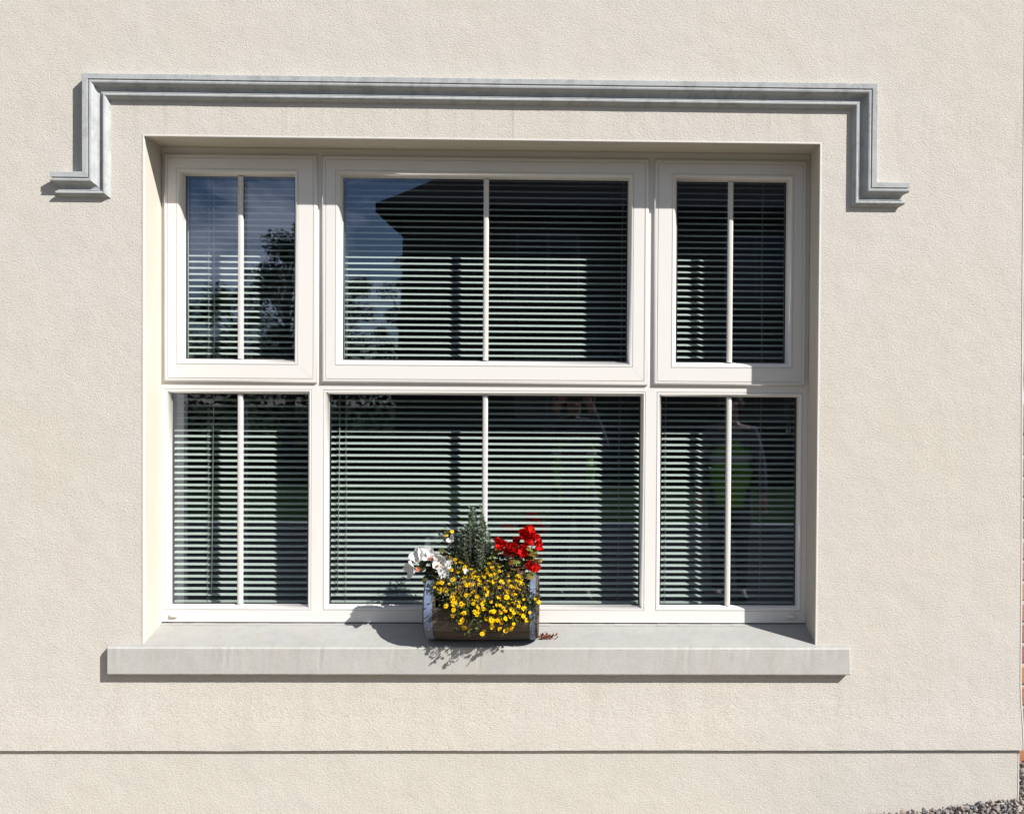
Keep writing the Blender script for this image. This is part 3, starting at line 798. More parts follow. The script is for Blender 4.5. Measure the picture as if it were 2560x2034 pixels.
# begonias
def petal_grid(mb, c, d, up, L_, W_, cup, ruf, r, n=5):
    """broad curved petal from c along d, ruffled edge"""
    d = d.normalized(); s = d.cross(up).normalized(); nn = s.cross(d).normalized(); G_ = []
    ph = r.random() * 6
    for i in range(n + 1):
        t = i / n; wd = W_ * math.sin(PI * min(1, .12 + .80 * t)) ** .6 * (1 if t < .85 else .72); row = []
        for j in range(n + 1):
            u = (j / n * 2 - 1)
            h = cup * L_ * (t * t * .9 + .5 * u * u * t) + ruf * L_ * math.sin(u * 5 + ph + t * 2) * t * .35
            tt = t * (1 - .10 * u * u)
            row.append(c + d * (L_ * tt) + s * (wd * .5 * u) + nn * h)
        G_.append(row)
    mb.loft(G_, False, False, False, True)
def bloom(mb, c, face, R0, n, r, double=True):
    face = face.normalized(); a0 = r.random() * 6; o_ = face.orthogonal().normalized(); p_ = face.cross(o_)
    for layer in range(3 if double else 1):
        m_ = n - layer
        for k in range(m_):
            a = a0 + 2 * PI * k / m_ + layer * .6 + r.uniform(-.2, .2)
            rad = o_ * math.cos(a) + p_ * math.sin(a); lift = (.25, .75, 1.5)[layer] if double else .15
            d = (rad + face * lift).normalized()
            petal_grid(mb, Vector(c) + rad * R0 * .05, d, face, R0 * (1.0, .85, .65)[layer] * r.uniform(.85, 1.1), R0 * (1.05, .9, .7)[layer], .30, .34, r)
def floppy(mb, c, face, R0, n, r):
    face = face.normalized()
    for k in range(n):
        d = rnd_dir(); d = (d - face * d.dot(face) * .8 + face * r.uniform(-.1, .5)).normalized()
        petal_grid(mb, Vector(c) + rnd_dir() * R0 * .12, d, (face + rnd_dir() * .5).normalized(), R0 * r.uniform(.6, 1.0), R0 * r.uniform(.65, 1.05), r.uniform(.1, .5), r.uniform(.25, .55), r, 7)
def beg_leaf(name, c, d, up, S, mt, parent, r):
    mb = MB(); d = d.normalized(); s = d.cross(up).normalized(); nn = s.cross(d).normalized(); c = Vector(c)
    outline = [(0, 0), (.10, -.34), (.38, -.50), (.70, -.36), (1.0, -.02), (.78, .30), (.45, .48), (.10, .42), (-.10, .20)]
    cen = c + d * S * .38 + nn * S * .05; ring_ = []
    for k, (a, b) in enumerate(outline):
        ring_.append(c + d * S * a + s * S * b + nn * S * (-.16 * abs(b) - .10 * max(0, a - .5) + (.05 if k % 2 else 0)))
    n = len(ring_); inner = [p.lerp(cen, .5) + nn * S * .05 for p in ring_]
    mb.add(ring_ + inner + [cen], [(k, (k + 1) % n, n + (k + 1) % n, n + k) for k in range(n)] + [(n + k, n + (k + 1) % n, 2 * n) for k in range(n)], True)
    return mb.build(name, mt, parent, recalc=False)
M['red'] = leafmat('red_petal', [(0.66, 0.008, 0.012), (0.82, 0.020, 0.008), (0.50, 0.004, 0.012), (0.78, 0.012, 0.010)], 0.7, 0.38, 120, True, 0.12)
M['white_petal'] = leafmat('white_petal', [(0.80, 0.78, 0.76), (0.84, 0.83, 0.82), (0.78, 0.72, 0.70)], 0.7, 0.35, 120, True, 0.15)
M['pink'] = leafmat('pink_bud', [(0.80, 0.28, 0.20), (0.75, 0.35, 0.28)], 0.5, 0.25, 120)
M['rleaf'] = leafmat('red_begonia_leaf', [(0.12, 0.17, 0.035), (0.16, 0.22, 0.05), (0.13, 0.035, 0.02), (0.15, 0.20, 0.05), (0.24, 0.12, 0.02), (0.10, 0.03, 0.018)], 0.4, 0.28, 90, 'obj')
M['wleaf'] = leafmat('begonia_leaf', [(0.035, 0.055, 0.014), (0.075, 0.08, 0.022), (0.05, 0.03, 0.014)], 0.4, 0.25, 90, 'obj')
M['bstem'] = simple('begonia_stem', (0.16, 0.05, 0.035), 0.45, 0.3, 40)
r = random.Random(5)
red = thing('red_begonia', (-.165, .01, .715), 'red begonia in full flower with green and bronze leaves beside the hebe', 'flowers')
blooms = [(-.152, -.005, .918, .043, 6, (.1, -1, .35)), (-.202, .000, .872, .034, 5, (-.1, -1, .3)), (-.234, .004, .888, .032, 4, (-.5, -.9, .5)), (-.163, -.012, .868, .030, 5, (.1, -1, -.2)),
          (-.184, .006, .898, .017, 4, (-.4, -1, .3)), (-.118, .000, .882, .030, 3, (1, -.6, -.3)), (-.143, -.010, .822, .026, 5, (.4, -1, .1)), (-.126, .004, .806, .022, 4, (.8, -.8, .1)), (-.122, .006, .905, .018, 3, (1, -.5, .4))]
for (x, y, z, R0, n, f_) in blooms:
    mb = MB(); floppy(mb, (x, y, z), Vector(f_), R0, n + 7, r)
    mb.build('flower', M['red'], red, recalc=False)
    mb = MB(); c0 = Vector((x, y, z)); b0 = Vector((-.170 + r.uniform(-.03, .03), .02, .73))
    mb.tube([b0, b0.lerp(c0, .5) + Vector((r.uniform(-.01, .01), .01, .01)), c0], [.0030, .0022, .0014], 6); mb.build('stem', M['bstem'], red, recalc=False)
RL = [(-.2152, .8417), (-.2016, .8418), (-.1881, .8778), (-.1369, .8745), (-.1846, .8504), (-.1709, .8539), (-.1572, .8471), (-.1265, .8369), (-.2048, .8092), (-.1604, .8094),
      (-.1946, .8196), (-.1775, .8025), (-.1436, .8505), (-.2528, .8536), (-.2664, .8501), (-.175, .79), (-.15, .785), (-.19, .835), (-.135, .80), (-.165, .83), (-.21, .79), (-.13, .85), (-.18, .77), (-.145, .77), (-.2, .86)]
RL += [(x + r.uniform(-.02, .02), z + r.uniform(-.02, .015)) for x, z in RL]
for x, z in RL:
    d = Vector((r.uniform(-.8, .8), -.7, r.uniform(-.8, .3)))
    beg_leaf('leaf', (x, .004 + r.uniform(-.018, .02), z), d, Vector((r.uniform(-.3, .3), -.6, .8)), r.uniform(.018, .032), M['rleaf'], red, r)
mb = MB()
for k in range(16):
    x, z = RL[k]; b0 = Vector((-.170 + r.uniform(-.035, .035), .02, .73)); mb.tube([b0, b0.lerp(Vector((x, .01, z)), .55) + Vector((0, .012, .008)), (x, .01, z)], [.0022, .0016, .001], 5)
mb.build('twig', M['bstem'], red, recalc=False)

wb = thing('white_begonia', (-.440, .01, .715), 'white begonia with salmon buds leaning left over the barrel end', 'flowers')
wbl = [(-.5000, -.002, .846, .026, 4, (-.5, -1, .5)), (-.4800, .002, .850, .026, 4, (.2, -1, .6)), (-.521, -.006, .806, .027, 4, (-.9, -.8, -.1)), (-.4660, .006, .850, .016, 3, (.6, -.8, .6)),
       (-.4300, -.014, .829, .026, 4, (-.1, -1, .1)), (-.4180, -.020, .797, .019, 4, (.1, -1, .1)), (-.406, -.010, .822, .016, 3, (.6, -1, .2)), (-.345, -.040, .806, .009, 3, (.2, -1, .3)), (-.398, .022, .898, .014, 3, (-.5, -.8, .4))]
for (x, y, z, R0, n, f_) in wbl:
    mb = MB(); bloom(mb, (x, y, z), Vector(f_), R0 * 1.15, n, r, False)
    mb.build('flower', M['white_petal'], wb, recalc=False)
    mb = MB(); c0 = Vector((x, y, z)); b0 = Vector((-.430 + r.uniform(-.015, .03), .02, .735)); mb.tube([b0, b0.lerp(c0, .5) + Vector((0, .012, .015)), c0 + Vector((0, .004, 0))], [.003, .0024, .0012], 6); mb.build('stem', M['wleaf'], wb, recalc=False)
for x, y, z in ((-.4588, -.012, .8375), (-.5038, -.014, .8032)):
    mb = MB(); bloom(mb, (x, y, z), Vector((.2, -.6, .8)), .011, 3, r, True); mb.build('bud', M['pink'], wb, recalc=False)
mb = MB(); mb.tube([(-.437, -.022, .820), (-.437, -.027, .820)], [.0045, .003], 8); mb.build('flower_centre', M['disc'], wb, recalc=False)
for x, z in 2 * [(-.4197, .866), (-.4909, .8049), (-.4808, .8186), (-.4435, .8359), (-.4705, .8084), (-.457, .8153), (-.4095, .8462), (-.45, .795), (-.44, .80), (-.472, .825), (-.42, .85), (-.43, .78), (-.445, .77), (-.46, .79), (-.50, .82), (-.43, .805)]:
    x += r.uniform(-.01, .01); z += r.uniform(-.012, .008); d = Vector((r.uniform(-.9, .5), -.6, r.uniform(-.6, .8)))
    beg_leaf('leaf', (x, .014 + r.uniform(-.012, .012), z), d, Vector((r.uniform(-.3, .3), -.6, .8)), r.uniform(.022, .034), M['wleaf'], wb, r)

# dried petals lying on the sill
M['dry'] = leafmat('dried_petal', [(0.26, 0.075, 0.045), (0.34, 0.13, 0.08), (0.18, 0.045, 0.03)], 0.8, 0.1, 200)
dp = thing('dried_flower_head', (-.086, .035, .570), 'shrivelled red-brown flower head lying on the sill beside the barrel', 'dried flower')
mb = MB()
for k in range(26):
    c0 = Vector((-.086 + r.gauss(0, .010), .040 + r.gauss(0, .008), .5705 + abs(r.gauss(0, .006))))
    d = Vector((r.gauss(0, 1), r.gauss(0, .6), r.uniform(-.25, .2))); petal_grid(mb, c0, d, Vector((0, 0, 1)), r.uniform(.008, .016), r.uniform(.004, .008), .5, .8, r, 3)
for x1_ in ((-.109, .043), (-.060, .030)):
    petal_grid(mb, Vector((x1_[0], x1_[1], .571)), Vector((r.gauss(0, 1), .3, .1)), Vector((0, 0, 1)), .012, .006, .4, .6, r, 3)
mb.build('dry_petals', M['dry'], dp, recalc=False)

# ================================================================== GROUND
M['ground'] = simple('gravel_ground', (0.25, 0.215, 0.17), 0.95, 0.35, 90.0, 60, .01)
M['drive'] = simple('tarmac_drive', (0.024, 0.024, 0.026), 0.95, 0.15, 12.0, 300, .003, 0.04)
M['lawn'] = simple('lawn_grass', (0.018, 0.033, 0.009), 0.95, 0.35, 3.0, 40, .02, 0.04)
def gh(x, y):
    s_ = min(max((x - 1.02), -.45), 1.6) * .112 if x > .6 else -.047
    fall = min(1, max(0, (-y) / 1.2)) if y < 0 else 0
    s_ = s_ * (1 - fall)
    return s_ - .10 * fall
mb = MB(); xs_ = [-200, -60, -20, -7] + list(np.linspace(-4, 4, 41)) + [8, 20, 60, 200]; ys_ = [-200, -80, -30, -12, -8, -5, -3] + list(np.linspace(-2, 1.2, 17)) + [3, 8, 40, 200]
mb.loft([[(x, y, gh(x, y) - .012) for y in ys_] for x in xs_], False, smooth=True)
g_ = mb.build('ground', M['ground'], None, recalc=False); tag(g_, kind='structure')
mb = MB(); mb.add([(-30, -7.2, -.092), (30, -7.2, -.092), (30, -3.25, -.092), (-30, -3.25, -.092)], [(0, 1, 2, 3)]); tag(mb.build('driveway', M['drive'], None, recalc=False), kind='structure')
mb = MB(); mb.add([(-120, -120, -.086), (120, -120, -.086), (120, -7.25, -.086), (-120, -7.25, -.086)], [(0, 1, 2, 3)]); tag(mb.build('lawn', M['lawn'], None, recalc=False), kind='structure')
mb = MB(); mb.box((-30, -7.30, -.3), (30, -7.18, -.01)); M['kerb'] = stone('kerb_concrete', (0.36, 0.35, 0.33), .3); tag(mb.build('kerb', M['kerb'], None), kind='structure')

# gravel against the wall
def gravelmat():
    m, t, b = new_mat('gravel_stone'); g = t.nodes.new('ShaderNodeNewGeometry')
    c = ramp(t, g.outputs['Random Per Island'], [(0, (.10, .10, .11)), (.2, (.21, .20, .20)), (.4, (.30, .24, .21)), (.6, (.155, .155, .165)), (.8, (.40, .37, .34)), (.93, (.24, .17, .14)), (1, (.55, .53, .50))])
    c = mixc(t, 1.0, c, ramp(t, noise(t, 160, 4, .6), [(.3, (.7, .7, .7)), (.7, (1, 1, 1))]), 'MULTIPLY')
    t.links.new(c, b.inputs['Base Color']); b.inputs['Roughness'].default_value = .8
    bump(t, noise(t, 300, 3, .6), b, 1, .0006); return m
M['gravel'] = gravelmat()
ico_v = []; bm = bmesh.new(); bmesh.ops.create_icosphere(bm, subdivisions=1, radius=1); bm.verts.ensure_lookup_table()
IV = np.array([v.co[:] for v in bm.verts]); IF = np.array([[v.index for v in f.verts] for f in bm.faces]); bm.free()
def scatter_stones(n, xr, yr, smin, smax, layers):
    V_, F_ = [], []
    for k in range(n):
        x = random.uniform(*xr); y = random.uniform(*yr)
        s_ = random.uniform(smin, smax) * (1.35 if random.random() < .15 else 1)
        sc = np.array([random.uniform(.7, 1.3), random.uniform(.6, 1.2), random.uniform(.45, .85)]) * s_
        v = IV * (1 + rng.uniform(-.34, .30, (len(IV), 1))) * sc
        R_ = np.array(Euler((random.random() * 6, random.random() * 6, random.random() * 6)).to_matrix())
        v = v @ R_.T + np.array([x, y, gh(x, y) - .004 + random.random() * layers])
        F_.append(IF + k * len(IV)); V_.append(v)
    V_ = np.concatenate(V_); F_ = np.concatenate(F_)
    me = bpy.data.meshes.new('gravel'); me.from_pydata(V_.tolist(), [], F_.tolist()); me.materials.append(M['gravel']); me.update(); return me
gr = link(bpy.data.objects.new('gravel', scatter_stones(14000, (.75, 2.6), (-.62, -.004), .0042, .0088, .013))); tag(gr, kind='stuff')
gr2 = link(bpy.data.objects.new('gravel', scatter_stones(2500, (1.49, 2.6), (0, .29), .0045, .0090, .014))); tag(gr2, kind='stuff')

# ================================================================== BRICK WALL behind the corner
M['mortar'] = simple('brick_mortar', (0.42, 0.39, 0.35), 0.95, 0.12, 30, 200, .001)
def brickmat():
    m, t, b = new_mat('clay_brick'); oi = t.nodes.new('ShaderNodeObjectInfo')
    c = ramp(t, oi.outputs['Random'], [(0, (.42, .20, .11)), (.3, (.30, .115, .085)), (.5, (.50, .27, .15)), (.7, (.26, .12, .11)), (1, (.46, .23, .13))])
    c = mixc(t, 1.0, c, ramp(t, noise(t, 70, 5, .65), [(.3, (.72, .7, .7)), (.7, (1.05, 1.05, 1.05))]), 'MULTIPLY')
    t.links.new(c, b.inputs['Base Color']); b.inputs['Roughness'].default_value = .9; bump(t, noise(t, 150, 4, .6), b, 1, .0012); return m
M['brick'] = brickmat()
bw = thing('brick_garden_wall', (2.1, .36, 0), 'red and orange brick wall just visible past the house corner', 'brick wall')
mb = MB(); mb.box((1.47, .305, -.4), (2.78, .45, 1.300)); mb.build('mortar', M['mortar'], bw)
def brick_mesh(w_, h_, d_):
    mb = MB(); mb.box((0, 0, 0), (w_, d_, h_)); me = mb.mesh('brick', M['brick'])
    bm = bmesh.new(); bm.from_mesh(me); bmesh.ops.bevel(bm, geom=bm.edges[:], offset=.003, segments=1, affect='EDGES'); bm.to_mesh(me); bm.free(); return me
bm_full = brick_mesh(.215, .0625, .10); bm_half = brick_mesh(.1025, .0625, .10)
row = 0; z = -.03
while z < 1.22:
    x = 1.479 if row % 2 else 1.479 + .1125
    if row % 2 == 0: inst('brick', bm_half, (1.479, .300 + random.uniform(-.0015, .0015), z), parent=bw)
    while x < 2.60:
        inst('brick', bm_full, (x, .300 + random.uniform(-.002, .002), z), (0, random.uniform(-.003, .003), 0), parent=bw); x += .225
    z += .075; row += 1
x = 1.479
while x < 2.72: inst('coping_brick', bm_half, (x, .295, z), parent=bw); x += .1125

# ================================================================== WHAT THE GLASS REFLECTS
# house opposite, its shaded side towards us
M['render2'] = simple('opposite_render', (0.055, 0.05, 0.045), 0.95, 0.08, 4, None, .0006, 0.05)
M['slate2'] = simple('opposite_slate', (0.022, 0.022, 0.024), 0.95, 0.2, 8, None, .0006, 0.03)
M['frame2'] = simple('opposite_frame', (0.12, 0.12, 0.11), 0.5, 0.03)
M['dark2'] = simple('opposite_glass', (0.02, 0.022, 0.025), 0.08, 0.05)
oh = thing('opposite_house', (4, -20, 0), 'two-storey house with a hipped slate roof across the drive, seen reflected in the glass', 'house')
HX0, HX1, HY0, HY1, HE = -3.47, 12.5, -27.0, -16.6, 4.93
mb = MB(); mb.box((HX0, HY0, -.2), (HX1, HY1, HE)); mb.build('wall', M['render2'], oh)
mb = MB(); e = .46; rz = 8.9
a, b, c, d = (HX0 - e, HY1 + e), (HX1 + e, HY1 + e), (HX1 + e, HY0 - e), (HX0 - e, HY0 - e)
ym = (HY0 + HY1) / 2; hx_ = (HY1 - HY0) / 2 + e
for z_, nm in ((HE - .02, 0), (HE + .16, 1)): pass
mb.add([(a[0], a[1], HE), (b[0], b[1], HE), (c[0], c[1], HE), (d[0], d[1], HE), (a[0], a[1], HE + .18), (b[0], b[1], HE + .18), (c[0], c[1], HE + .18), (d[0], d[1], HE + .18),
        (HX0 - e + hx_, ym, rz), (HX1 + e - hx_, ym, rz)],
       [(0, 1, 2, 3), (0, 4, 5, 1), (1, 5, 6, 2), (2, 6, 7, 3), (3, 7, 4, 0), (4, 8, 9, 5), (5, 9, 6), (6, 9, 8, 7), (7, 8, 4)])
mb.build('roof', M['slate2'], oh)
for wx in (-1.2, 3.0, 7.2, 10.6):
    for wz in (.9, 3.3):
        mb = MB(); mb.box((wx, HY1 - .05, wz), (wx + 1.3, HY1 + .03, wz + 1.35)); f_ = mb.build('window', M['frame2'], oh)
        for q in range(2):
            mb = MB(); mb.box((wx + .06 + q * .62, HY1 + .025, wz + .06), (wx + .62 + q * .62, HY1 + .034, wz + 1.29)); mb.build('pane', M['dark2'], f_)
mb = MB(); mb.box((5.2, HY1 - .05, 0), (6.2, HY1 + .05, 2.15)); mb.build('door', M['dark2'], oh)

M['tleaf'] = leafmat('tree_leaf', [(0.018, 0.035, 0.012), (0.035, 0.06, 0.02), (0.06, 0.085, 0.03)], 0.6, 0.2, 3)
M['bark'] = simple('tree_bark', (0.09, 0.07, 0.055), 0.9, 0.25, 12)
def leafquads(cents, size):
    n = len(cents); a = rng.normal(size=(n, 3)); a /= np.linalg.norm(a, axis=1, keepdims=True)
    b = rng.normal(size=(n, 3)); b -= a * (a * b).sum(1, keepdims=True); b /= np.linalg.norm(b, axis=1, keepdims=True)
    s_ = (size * rng.uniform(.6, 1.3, (n, 1)))
    V_ = np.stack([cents - a * s_, cents + b * s_ * .5, cents + a * s_, cents - b * s_ * .5], 1).reshape(-1, 3)
    F_ = (np.arange(n)[:, None] * 4 + np.arange(4)[None, :])
    return V_, F_
def tree(x, y, z0_, top, R0, nclump, nleaf, label, lean=0, sparse=1.0):
    t = thing('tree', (x, y, z0_), label, 'tree', 'trees across the lawn')
    tr = random.Random(int(x * 31 + y)); H = top - z0_
    mb = MB(); trunk = [Vector((x, y, z0_ - .1)), Vector((x + .05, y, z0_ + H * .25)), Vector((x + lean * .3, y + .05, z0_ + H * .5)), Vector((x + lean * .6, y, z0_ + H * .8))]
    mb.tube(trunk, [.13 * H / 5, .10 * H / 5, .07 * H / 5, .03 * H / 5], 8)
    cl = []
    for k in range(nclump):
        u = tr.random(); zz = z0_ + H * (.30 + .66 * u); rr = R0 * (1.15 - abs(u - .35) * 1.1) * tr.random() ** .5; a = tr.random() * 2 * PI
        c = Vector((x + lean * u + rr * math.cos(a), y + rr * math.sin(a), zz)); cl.append((c, R0 * tr.uniform(.16, .34)))
        base = trunk[1].lerp(trunk[3], min(1, u * .9)); mb.tube([base, base.lerp(c, .6) + Vector((0, 0, .08)), c], [.03, .018, .008], 5)
    mb.build('trunk', M['bark'], t, recalc=False)
    P = []
    for c, s_ in cl:
        q = rng.normal(size=(int(nleaf / nclump), 3)); q /= np.linalg.norm(q, axis=1, keepdims=True); q *= s_ * rng.uniform(.3, 1.15, (len(q), 1)) ** .6
        P.append(q * np.array([1, 1, .8]) + np.array(c))
    V_, F_ = leafquads(np.concatenate(P), .042)
    me = bpy.data.meshes.new('crown'); off = np.array(t.location); me.from_pydata((V_ - off).tolist(), [], F_.tolist()); me.materials.append(M['tleaf'])
    o = link(bpy.data.objects.new('crown', me), t); o['kind'] = 'stuff'
    return t
tree(-6.15, -18, -.1, 5.25, 1.25, 34, 11000, 'bushy dark tree on the lawn left of the opposite house, in the reflection')
tree(-4.45, -22, -.1, 5.95, 1.05, 17, 3600, 'thin open-crowned tree close to the opposite house corner, in the reflection', .2)
tree(-6.4, -24, -.1, 4.9, 1.5, 28, 8000, 'low rounded tree between the bushy tree and the opposite house, in the reflection')
tree(-9.6, -25, -.1, 4.3, 1.5, 28, 8000, 'second lawn tree from the left edge of the garden, in the reflection')
tree(-12.2, -26, -.1, 4.7, 1.7, 28, 8000, 'leftmost garden tree, broad and low, in the reflection')
hg = thing('hedge', (-12, -29, -.1), 'tall clipped hedge closing the far side of the lawn, in the reflection', 'hedge')
P = np.stack([rng.uniform(-26, -3.5, 9000), rng.uniform(-29.8, -28.4, 9000), rng.uniform(-.1, 2.9, 9000) + rng.normal(0, .08, 9000)], 1)
V_, F_ = leafquads(P, .13); me = bpy.data.meshes.new('foliage'); me.from_pydata((V_ - np.array(hg.location)).tolist(), [], F_.tolist()); me.materials.append(M['tleaf'])
o = link(bpy.data.objects.new('foliage', me), hg); o['kind'] = 'stuff'

# two people standing on the drive
M['skin'] = simple('skin', (0.30, 0.18, 0.13), 0.55, 0.06, 20)
M['vest'] = simple('hi_vis_vest', (0.11, 0.28, 0.015), 0.6, 0.05, 6)
M['tape'] = simple('reflective_tape', (0.30, 0.31, 0.32), 0.35, 0.05)
M['shirt'] = simple('dark_shirt', (0.035, 0.035, 0.045), 0.85, 0.1)
M['grey_top'] = simple('grey_top', (0.07, 0.07, 0.08), 0.85, 0.1)
M['trouser'] = simple('dark_trousers', (0.03, 0.032, 0.04), 0.85, 0.1)
M['jean'] = simple('grey_jeans', (0.04, 0.045, 0.055), 0.85, 0.1)
M['hair'] = simple('dark_hair', (0.035, 0.022, 0.014), 0.5, 0.2, 60)
M['shoe'] = simple('dark_shoe', (0.02, 0.02, 0.022), 0.5, 0.1)
M['eye'] = simple('eye_white', (0.6, 0.6, 0.58), 0.3, 0.02)
M['lip'] = simple('lip', (0.36, 0.13, 0.11), 0.5, 0.05)
def skinned(name, nodes, edges, mt, parent, sub=1, root=0):
    me = bpy.data.meshes.new(name); me.from_pydata([n[0] for n in nodes], edges, []); me.materials.append(mt)
    o = link(bpy.data.objects.new(name, me), parent)
    sk = o.modifiers.new('skin', 'SKIN'); sk.use_smooth_shade = True; sk.use_x_symmetry = False
    if not me.skin_vertices: me.attributes
    for i, n in enumerate(nodes):
        v = me.skin_vertices[0].data[i]; rr = n[1]
        v.radius = rr if isinstance(rr, tuple) else (rr, rr); v.use_root = (i == root)
    ss = o.modifiers.new('subsurf', 'SUBSURF'); ss.levels = sub; ss.render_levels = sub
    return o
def person(x, y, z0_, H, rotz, label, arms, top_m, leg_m, hair_long):
    t = thing('person', (x, y, z0_), label, 'person'); t.rotation_euler = (0, 0, rotz)
    h = H
    N, E_ = [], []
    def nd(p, r_): N.append((tuple(c * h for c in p), tuple(q * h for q in r_) if isinstance(r_, tuple) else r_ * h)); return len(N) - 1
    pel = nd((0, 0, .535), (.085, .065)); wai = nd((0, .005, .615), (.075, .055)); che = nd((0, .005, .715), (.088, .062)); upc = nd((0, -.002, .790), (.078, .050))
    nk = nd((0, .000, .838), .032); nk2 = nd((0, .008, .868), .032); jaw = nd((0, .022, .893), (.036, .046)); sku = nd((0, .010, .942), (.047, .058)); cr_ = nd((0, .004, .972), (.036, .045))
    E_ += [(pel, wai), (wai, che), (che, upc), (upc, nk), (nk, nk2), (nk2, jaw), (jaw, sku), (sku, cr_)]
    wr = []
    for s_, (el, wp, hd) in zip((-1, 1), arms):
        sh = nd((.095 * s_, -.002, .800), .038); e1 = nd(el, .026); w1 = nd(wp, .017); pm = nd(tuple(a + b * .022 for a, b in zip(wp, hd)), (.020, .011)); pm2 = nd(tuple(a + b * .045 for a, b in zip(wp, hd)), (.024, .010))
        E_ += [(upc, sh), (sh, e1), (e1, w1), (w1, pm), (pm, pm2)]
        hv = Vector(hd).normalized(); sd = hv.cross(Vector((0, 1, 0)) if abs(hv.y) < .8 else Vector((0, 0, 1))).normalized(); dn = sd.cross(hv)
        for k, (off, ln) in enumerate(((-.014, .036), (-.005, .043), (.005, .041), (.014, .032))):
            b0 = Vector(wp) + hv * .050 + sd * off
            f1 = nd(tuple(b0), .0052); f2 = nd(tuple(b0 + hv * ln * .55 + dn * .004), .0048); f3 = nd(tuple(b0 + hv * ln * .9 + dn * .014), .0040)
            E_ += [(pm2, f1), (f1, f2), (f2, f3)]
        th0 = Vector(wp) + hv * .018 + sd * (-.018 * s_); th1 = nd(tuple(th0), .0062); th2 = nd(tuple(th0 + hv * .022 - sd * .012 * s_ + dn * .006), .0054); th3 = nd(tuple(th0 + hv * .038 - sd * .012 * s_ + dn * .014), .0044)
        E_ += [(pm, th1), (th1, th2), (th2, th3)]
        wr.append((sh, e1, w1))
    legs = []
    for s_ in (-1, 1):
        hp = nd((.052 * s_, 0, .490), (.055, .058)); kn = nd((.058 * s_, .010, .275), .034); cf = nd((.058 * s_, -.006, .180), .033); an = nd((.058 * s_, -.012, .045), .021); to = nd((.066 * s_, .062, .018), (.024, .014))
        E_ += [(pel, hp), (hp, kn), (kn, cf), (cf, an), (an, to)]; legs.append((hp, kn, cf, an, to))
    skinned('body', N, E_, M['skin'], t, 2)
    def sub(name, chain_list, grow, mt, rootn):
        ids = sorted({i for ch in chain_list for i in ch}); mp_ = {i: k for k, i in enumerate(ids)}
        ns = [(N[i][0], tuple((q + grow * h) for q in (N[i][1] if isinstance(N[i][1], tuple) else (N[i][1],) * 2))) for i in ids]
        ed = {tuple(sorted((mp_[a_], mp_[b_]))) for ch in chain_list for a_, b_ in zip(ch[:-1], ch[1:])}
        return skinned(name, ns, list(ed), mt, t, 2, mp_[rootn])
    sub('shirt', [(pel, wai, che, upc), (upc,) + wr[0][:3], (upc,) + wr[1][:3]], .006, top_m, pel)
    sub('trousers', [(wai, pel), (pel,) + legs[0][:4], (pel,) + legs[1][:4]], .0065, leg_m, pel)
    hem = nd((0, 0, .440), (.088, .062)); v = sub('vest', [(hem, pel, wai, che, upc)], .0145, M['vest'], pel)
    for z_, rr in ((.60, (.094, .074)), (.68, (.100, .078))):
        mb = MB(); n = 28; rings = [[((rr[0] + .0035) * h * math.cos(2 * PI * k / n), ((rr[1] + .0035) * h) * math.sin(2 * PI * k / n) + .004 * h, z_ * h + dz) for k in range(n)] for dz in (-.022, .022)]
        mb.loft(rings, True, False, False, True); me = mb.mesh('reflective_tape', M['tape']); link(bpy.data.objects.new('reflective_tape', me), t)
    for lg in legs:
        an, to = Vector(N[lg[3]][0]), Vector(N[lg[4]][0])
        skinned('shoe', [((an.x, an.y - .012 * h, .028 * h), (.026 * h, .026 * h)), ((an.x, an.y + .03 * h, .024 * h), (.027 * h, .022 * h)), ((to.x, to.y + .02 * h, .018 * h), (.027 * h, .016 * h))], [(0, 1), (1, 2)], M['shoe'], t, 2)
    # hair: cap that leaves the face free, longer at the back
    mb = MB(); rings = []; n = 20
    for i in range(11):
        ph = PI * (i / 10) * (.62 if not hair_long else .80); ring_ = []
        for k in range(n):
            a = 2 * PI * k / n; front = max(0, math.sin(a)); ph2 = ph * (1 - .48 * front)
            ring_.append((.056 * h * math.sin(ph2) * math.cos(a), (.066 * math.sin(ph2) * math.sin(a) - .002) * h, (.938 + .064 * math.cos(ph2)) * h - (.02 * h * max(0, ph2 - 1.6) if hair_long else 0)))
        rings.append(ring_)
    mb.loft(rings, True, False, False, True); me = mb.mesh('hair', M['hair']); link(bpy.data.objects.new('hair', me), t)
    for s_ in (-1, 1):
        mb = MB(); mb.tube([(.0185 * s_ * h, .058 * h, .935 * h), (.0185 * s_ * h, .062 * h, .935 * h)], [.0075 * h, .004 * h], 8); link(bpy.data.objects.new('eye', mb.mesh('eye', M['eye'])), t)
        mb = MB(); mb.tube([(.049 * s_ * h, .004 * h, .945 * h), (.054 * s_ * h, -.002 * h, .935 * h), (.049 * s_ * h, .004 * h, .915 * h)], [.008 * h, .011 * h, .006 * h], 7); link(bpy.data.objects.new('ear', mb.mesh('ear', M['skin'])), t)
    mb = MB(); mb.tube([(0, .062 * h, .938 * h), (0, .074 * h, .918 * h), (0, .060 * h, .910 * h)], [.005 * h, .010 * h, .006 * h], 7); link(bpy.data.objects.new('nose', mb.mesh('nose', M['skin'])), t)
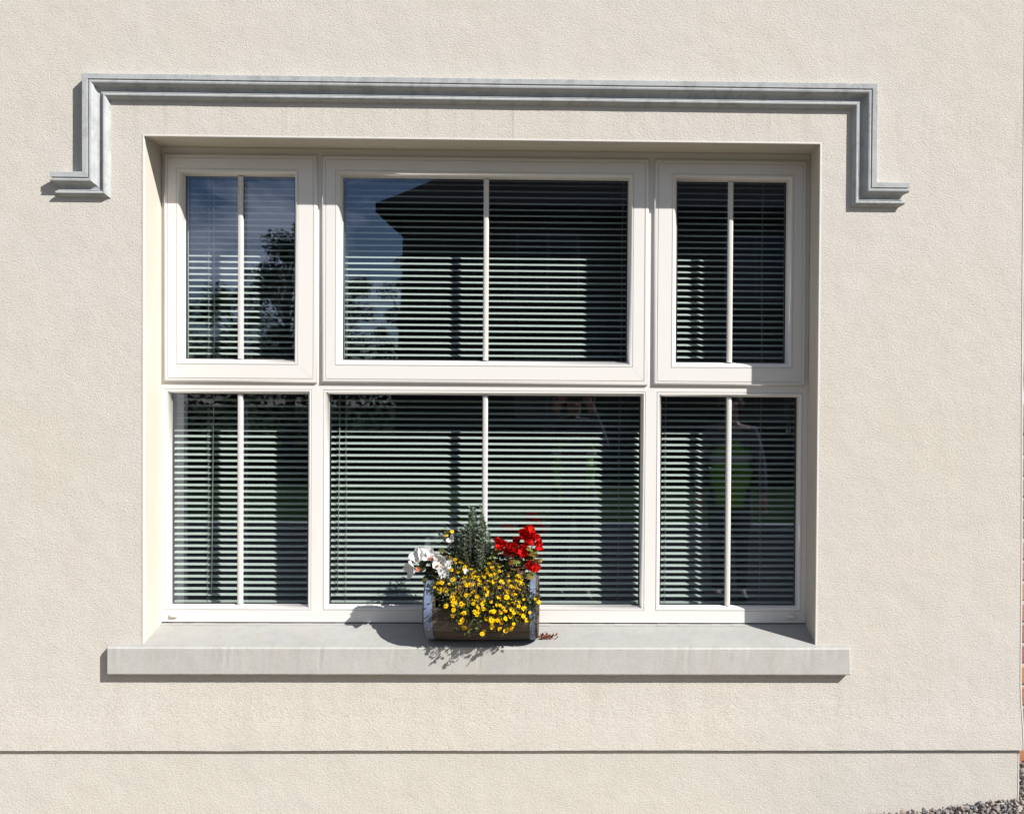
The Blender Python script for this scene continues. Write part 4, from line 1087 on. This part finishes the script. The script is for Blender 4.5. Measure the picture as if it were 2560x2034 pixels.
    mb = MB(); mb.tube([(-.016 * h, .056 * h, .893 * h), (0, .063 * h, .892 * h), (.016 * h, .056 * h, .893 * h)], [.003 * h, .005 * h, .003 * h], 6); link(bpy.data.objects.new('mouth', mb.mesh('mouth', M['lip'])), t)
    if arms[0][1][2] > .8:      # vest hangs open over a dark top
        mb = MB(); G_ = []
        for i in range(10):
            z_ = (.445 + .37 * i / 9) * h; G_.append([(.055 * h * u, (.002 + .098 * math.cos(u * .55)) * h, z_) for u in (-1, -.6, -.2, .2, .6, 1)])
        mb.loft(G_, False, False, False, True); link(bpy.data.objects.new('shirt_front', mb.mesh('shirt_front', top_m)), t)
    return t
person(0.0, -3.56, -.1, 1.58, 0, 'person in hi-vis vest holding a camera to the face, reflected in the centre panes',
       (((-.135, .070, .690), (-.075, .125, .875), (.35, .55, .75)), ((.135, .070, .690), (.075, .125, .875), (-.35, .55, .75))), M['shirt'], M['trouser'], True)
person(1.13, -3.60, -.1, 1.52, .10, 'person in hi-vis vest with arms hanging, reflected in the right-hand panes',
       (((-.140, -.01, .640), (-.150, .035, .500), (0, .15, -1)), ((.140, -.01, .640), (.150, .035, .500), (0, .15, -1))), M['grey_top'], M['jean'], True)
M['cam_black'] = simple('camera_plastic', (0.015, 0.015, 0.016), 0.45, 0.1, 60, 400, .0002)
M['cam_lens'] = simple('camera_lens', (0.01, 0.01, 0.014), 0.08, 0.05)
cp = thing('handheld_camera', (0, -3.36, 1.37), 'black camera held up to the face, reflected in the centre panes', 'camera')
mb = MB(); mb.box((-.065, -3.395, 1.325), (.065, -3.345, 1.405)); mb.build('camera_body', M['cam_black'], cp, bevel=.008)
mb = MB(); mb.box((-.024, -3.385, 1.4055), (.024, -3.340, 1.432)); mb.build('viewfinder', M['cam_black'], cp, bevel=.006)
mb = MB(); mb.tube([(0, -3.346, 1.365), (0, -3.300, 1.365), (0, -3.298, 1.365), (0, -3.268, 1.365)], [.034, .034, .031, .031], 24); mb.build('lens_barrel', M['cam_black'], cp)
mb = MB(); mb.tube([(0, -3.270, 1.365), (0, -3.266, 1.365)], [.026, .020], 24); mb.build('lens', M['cam_lens'], cp)
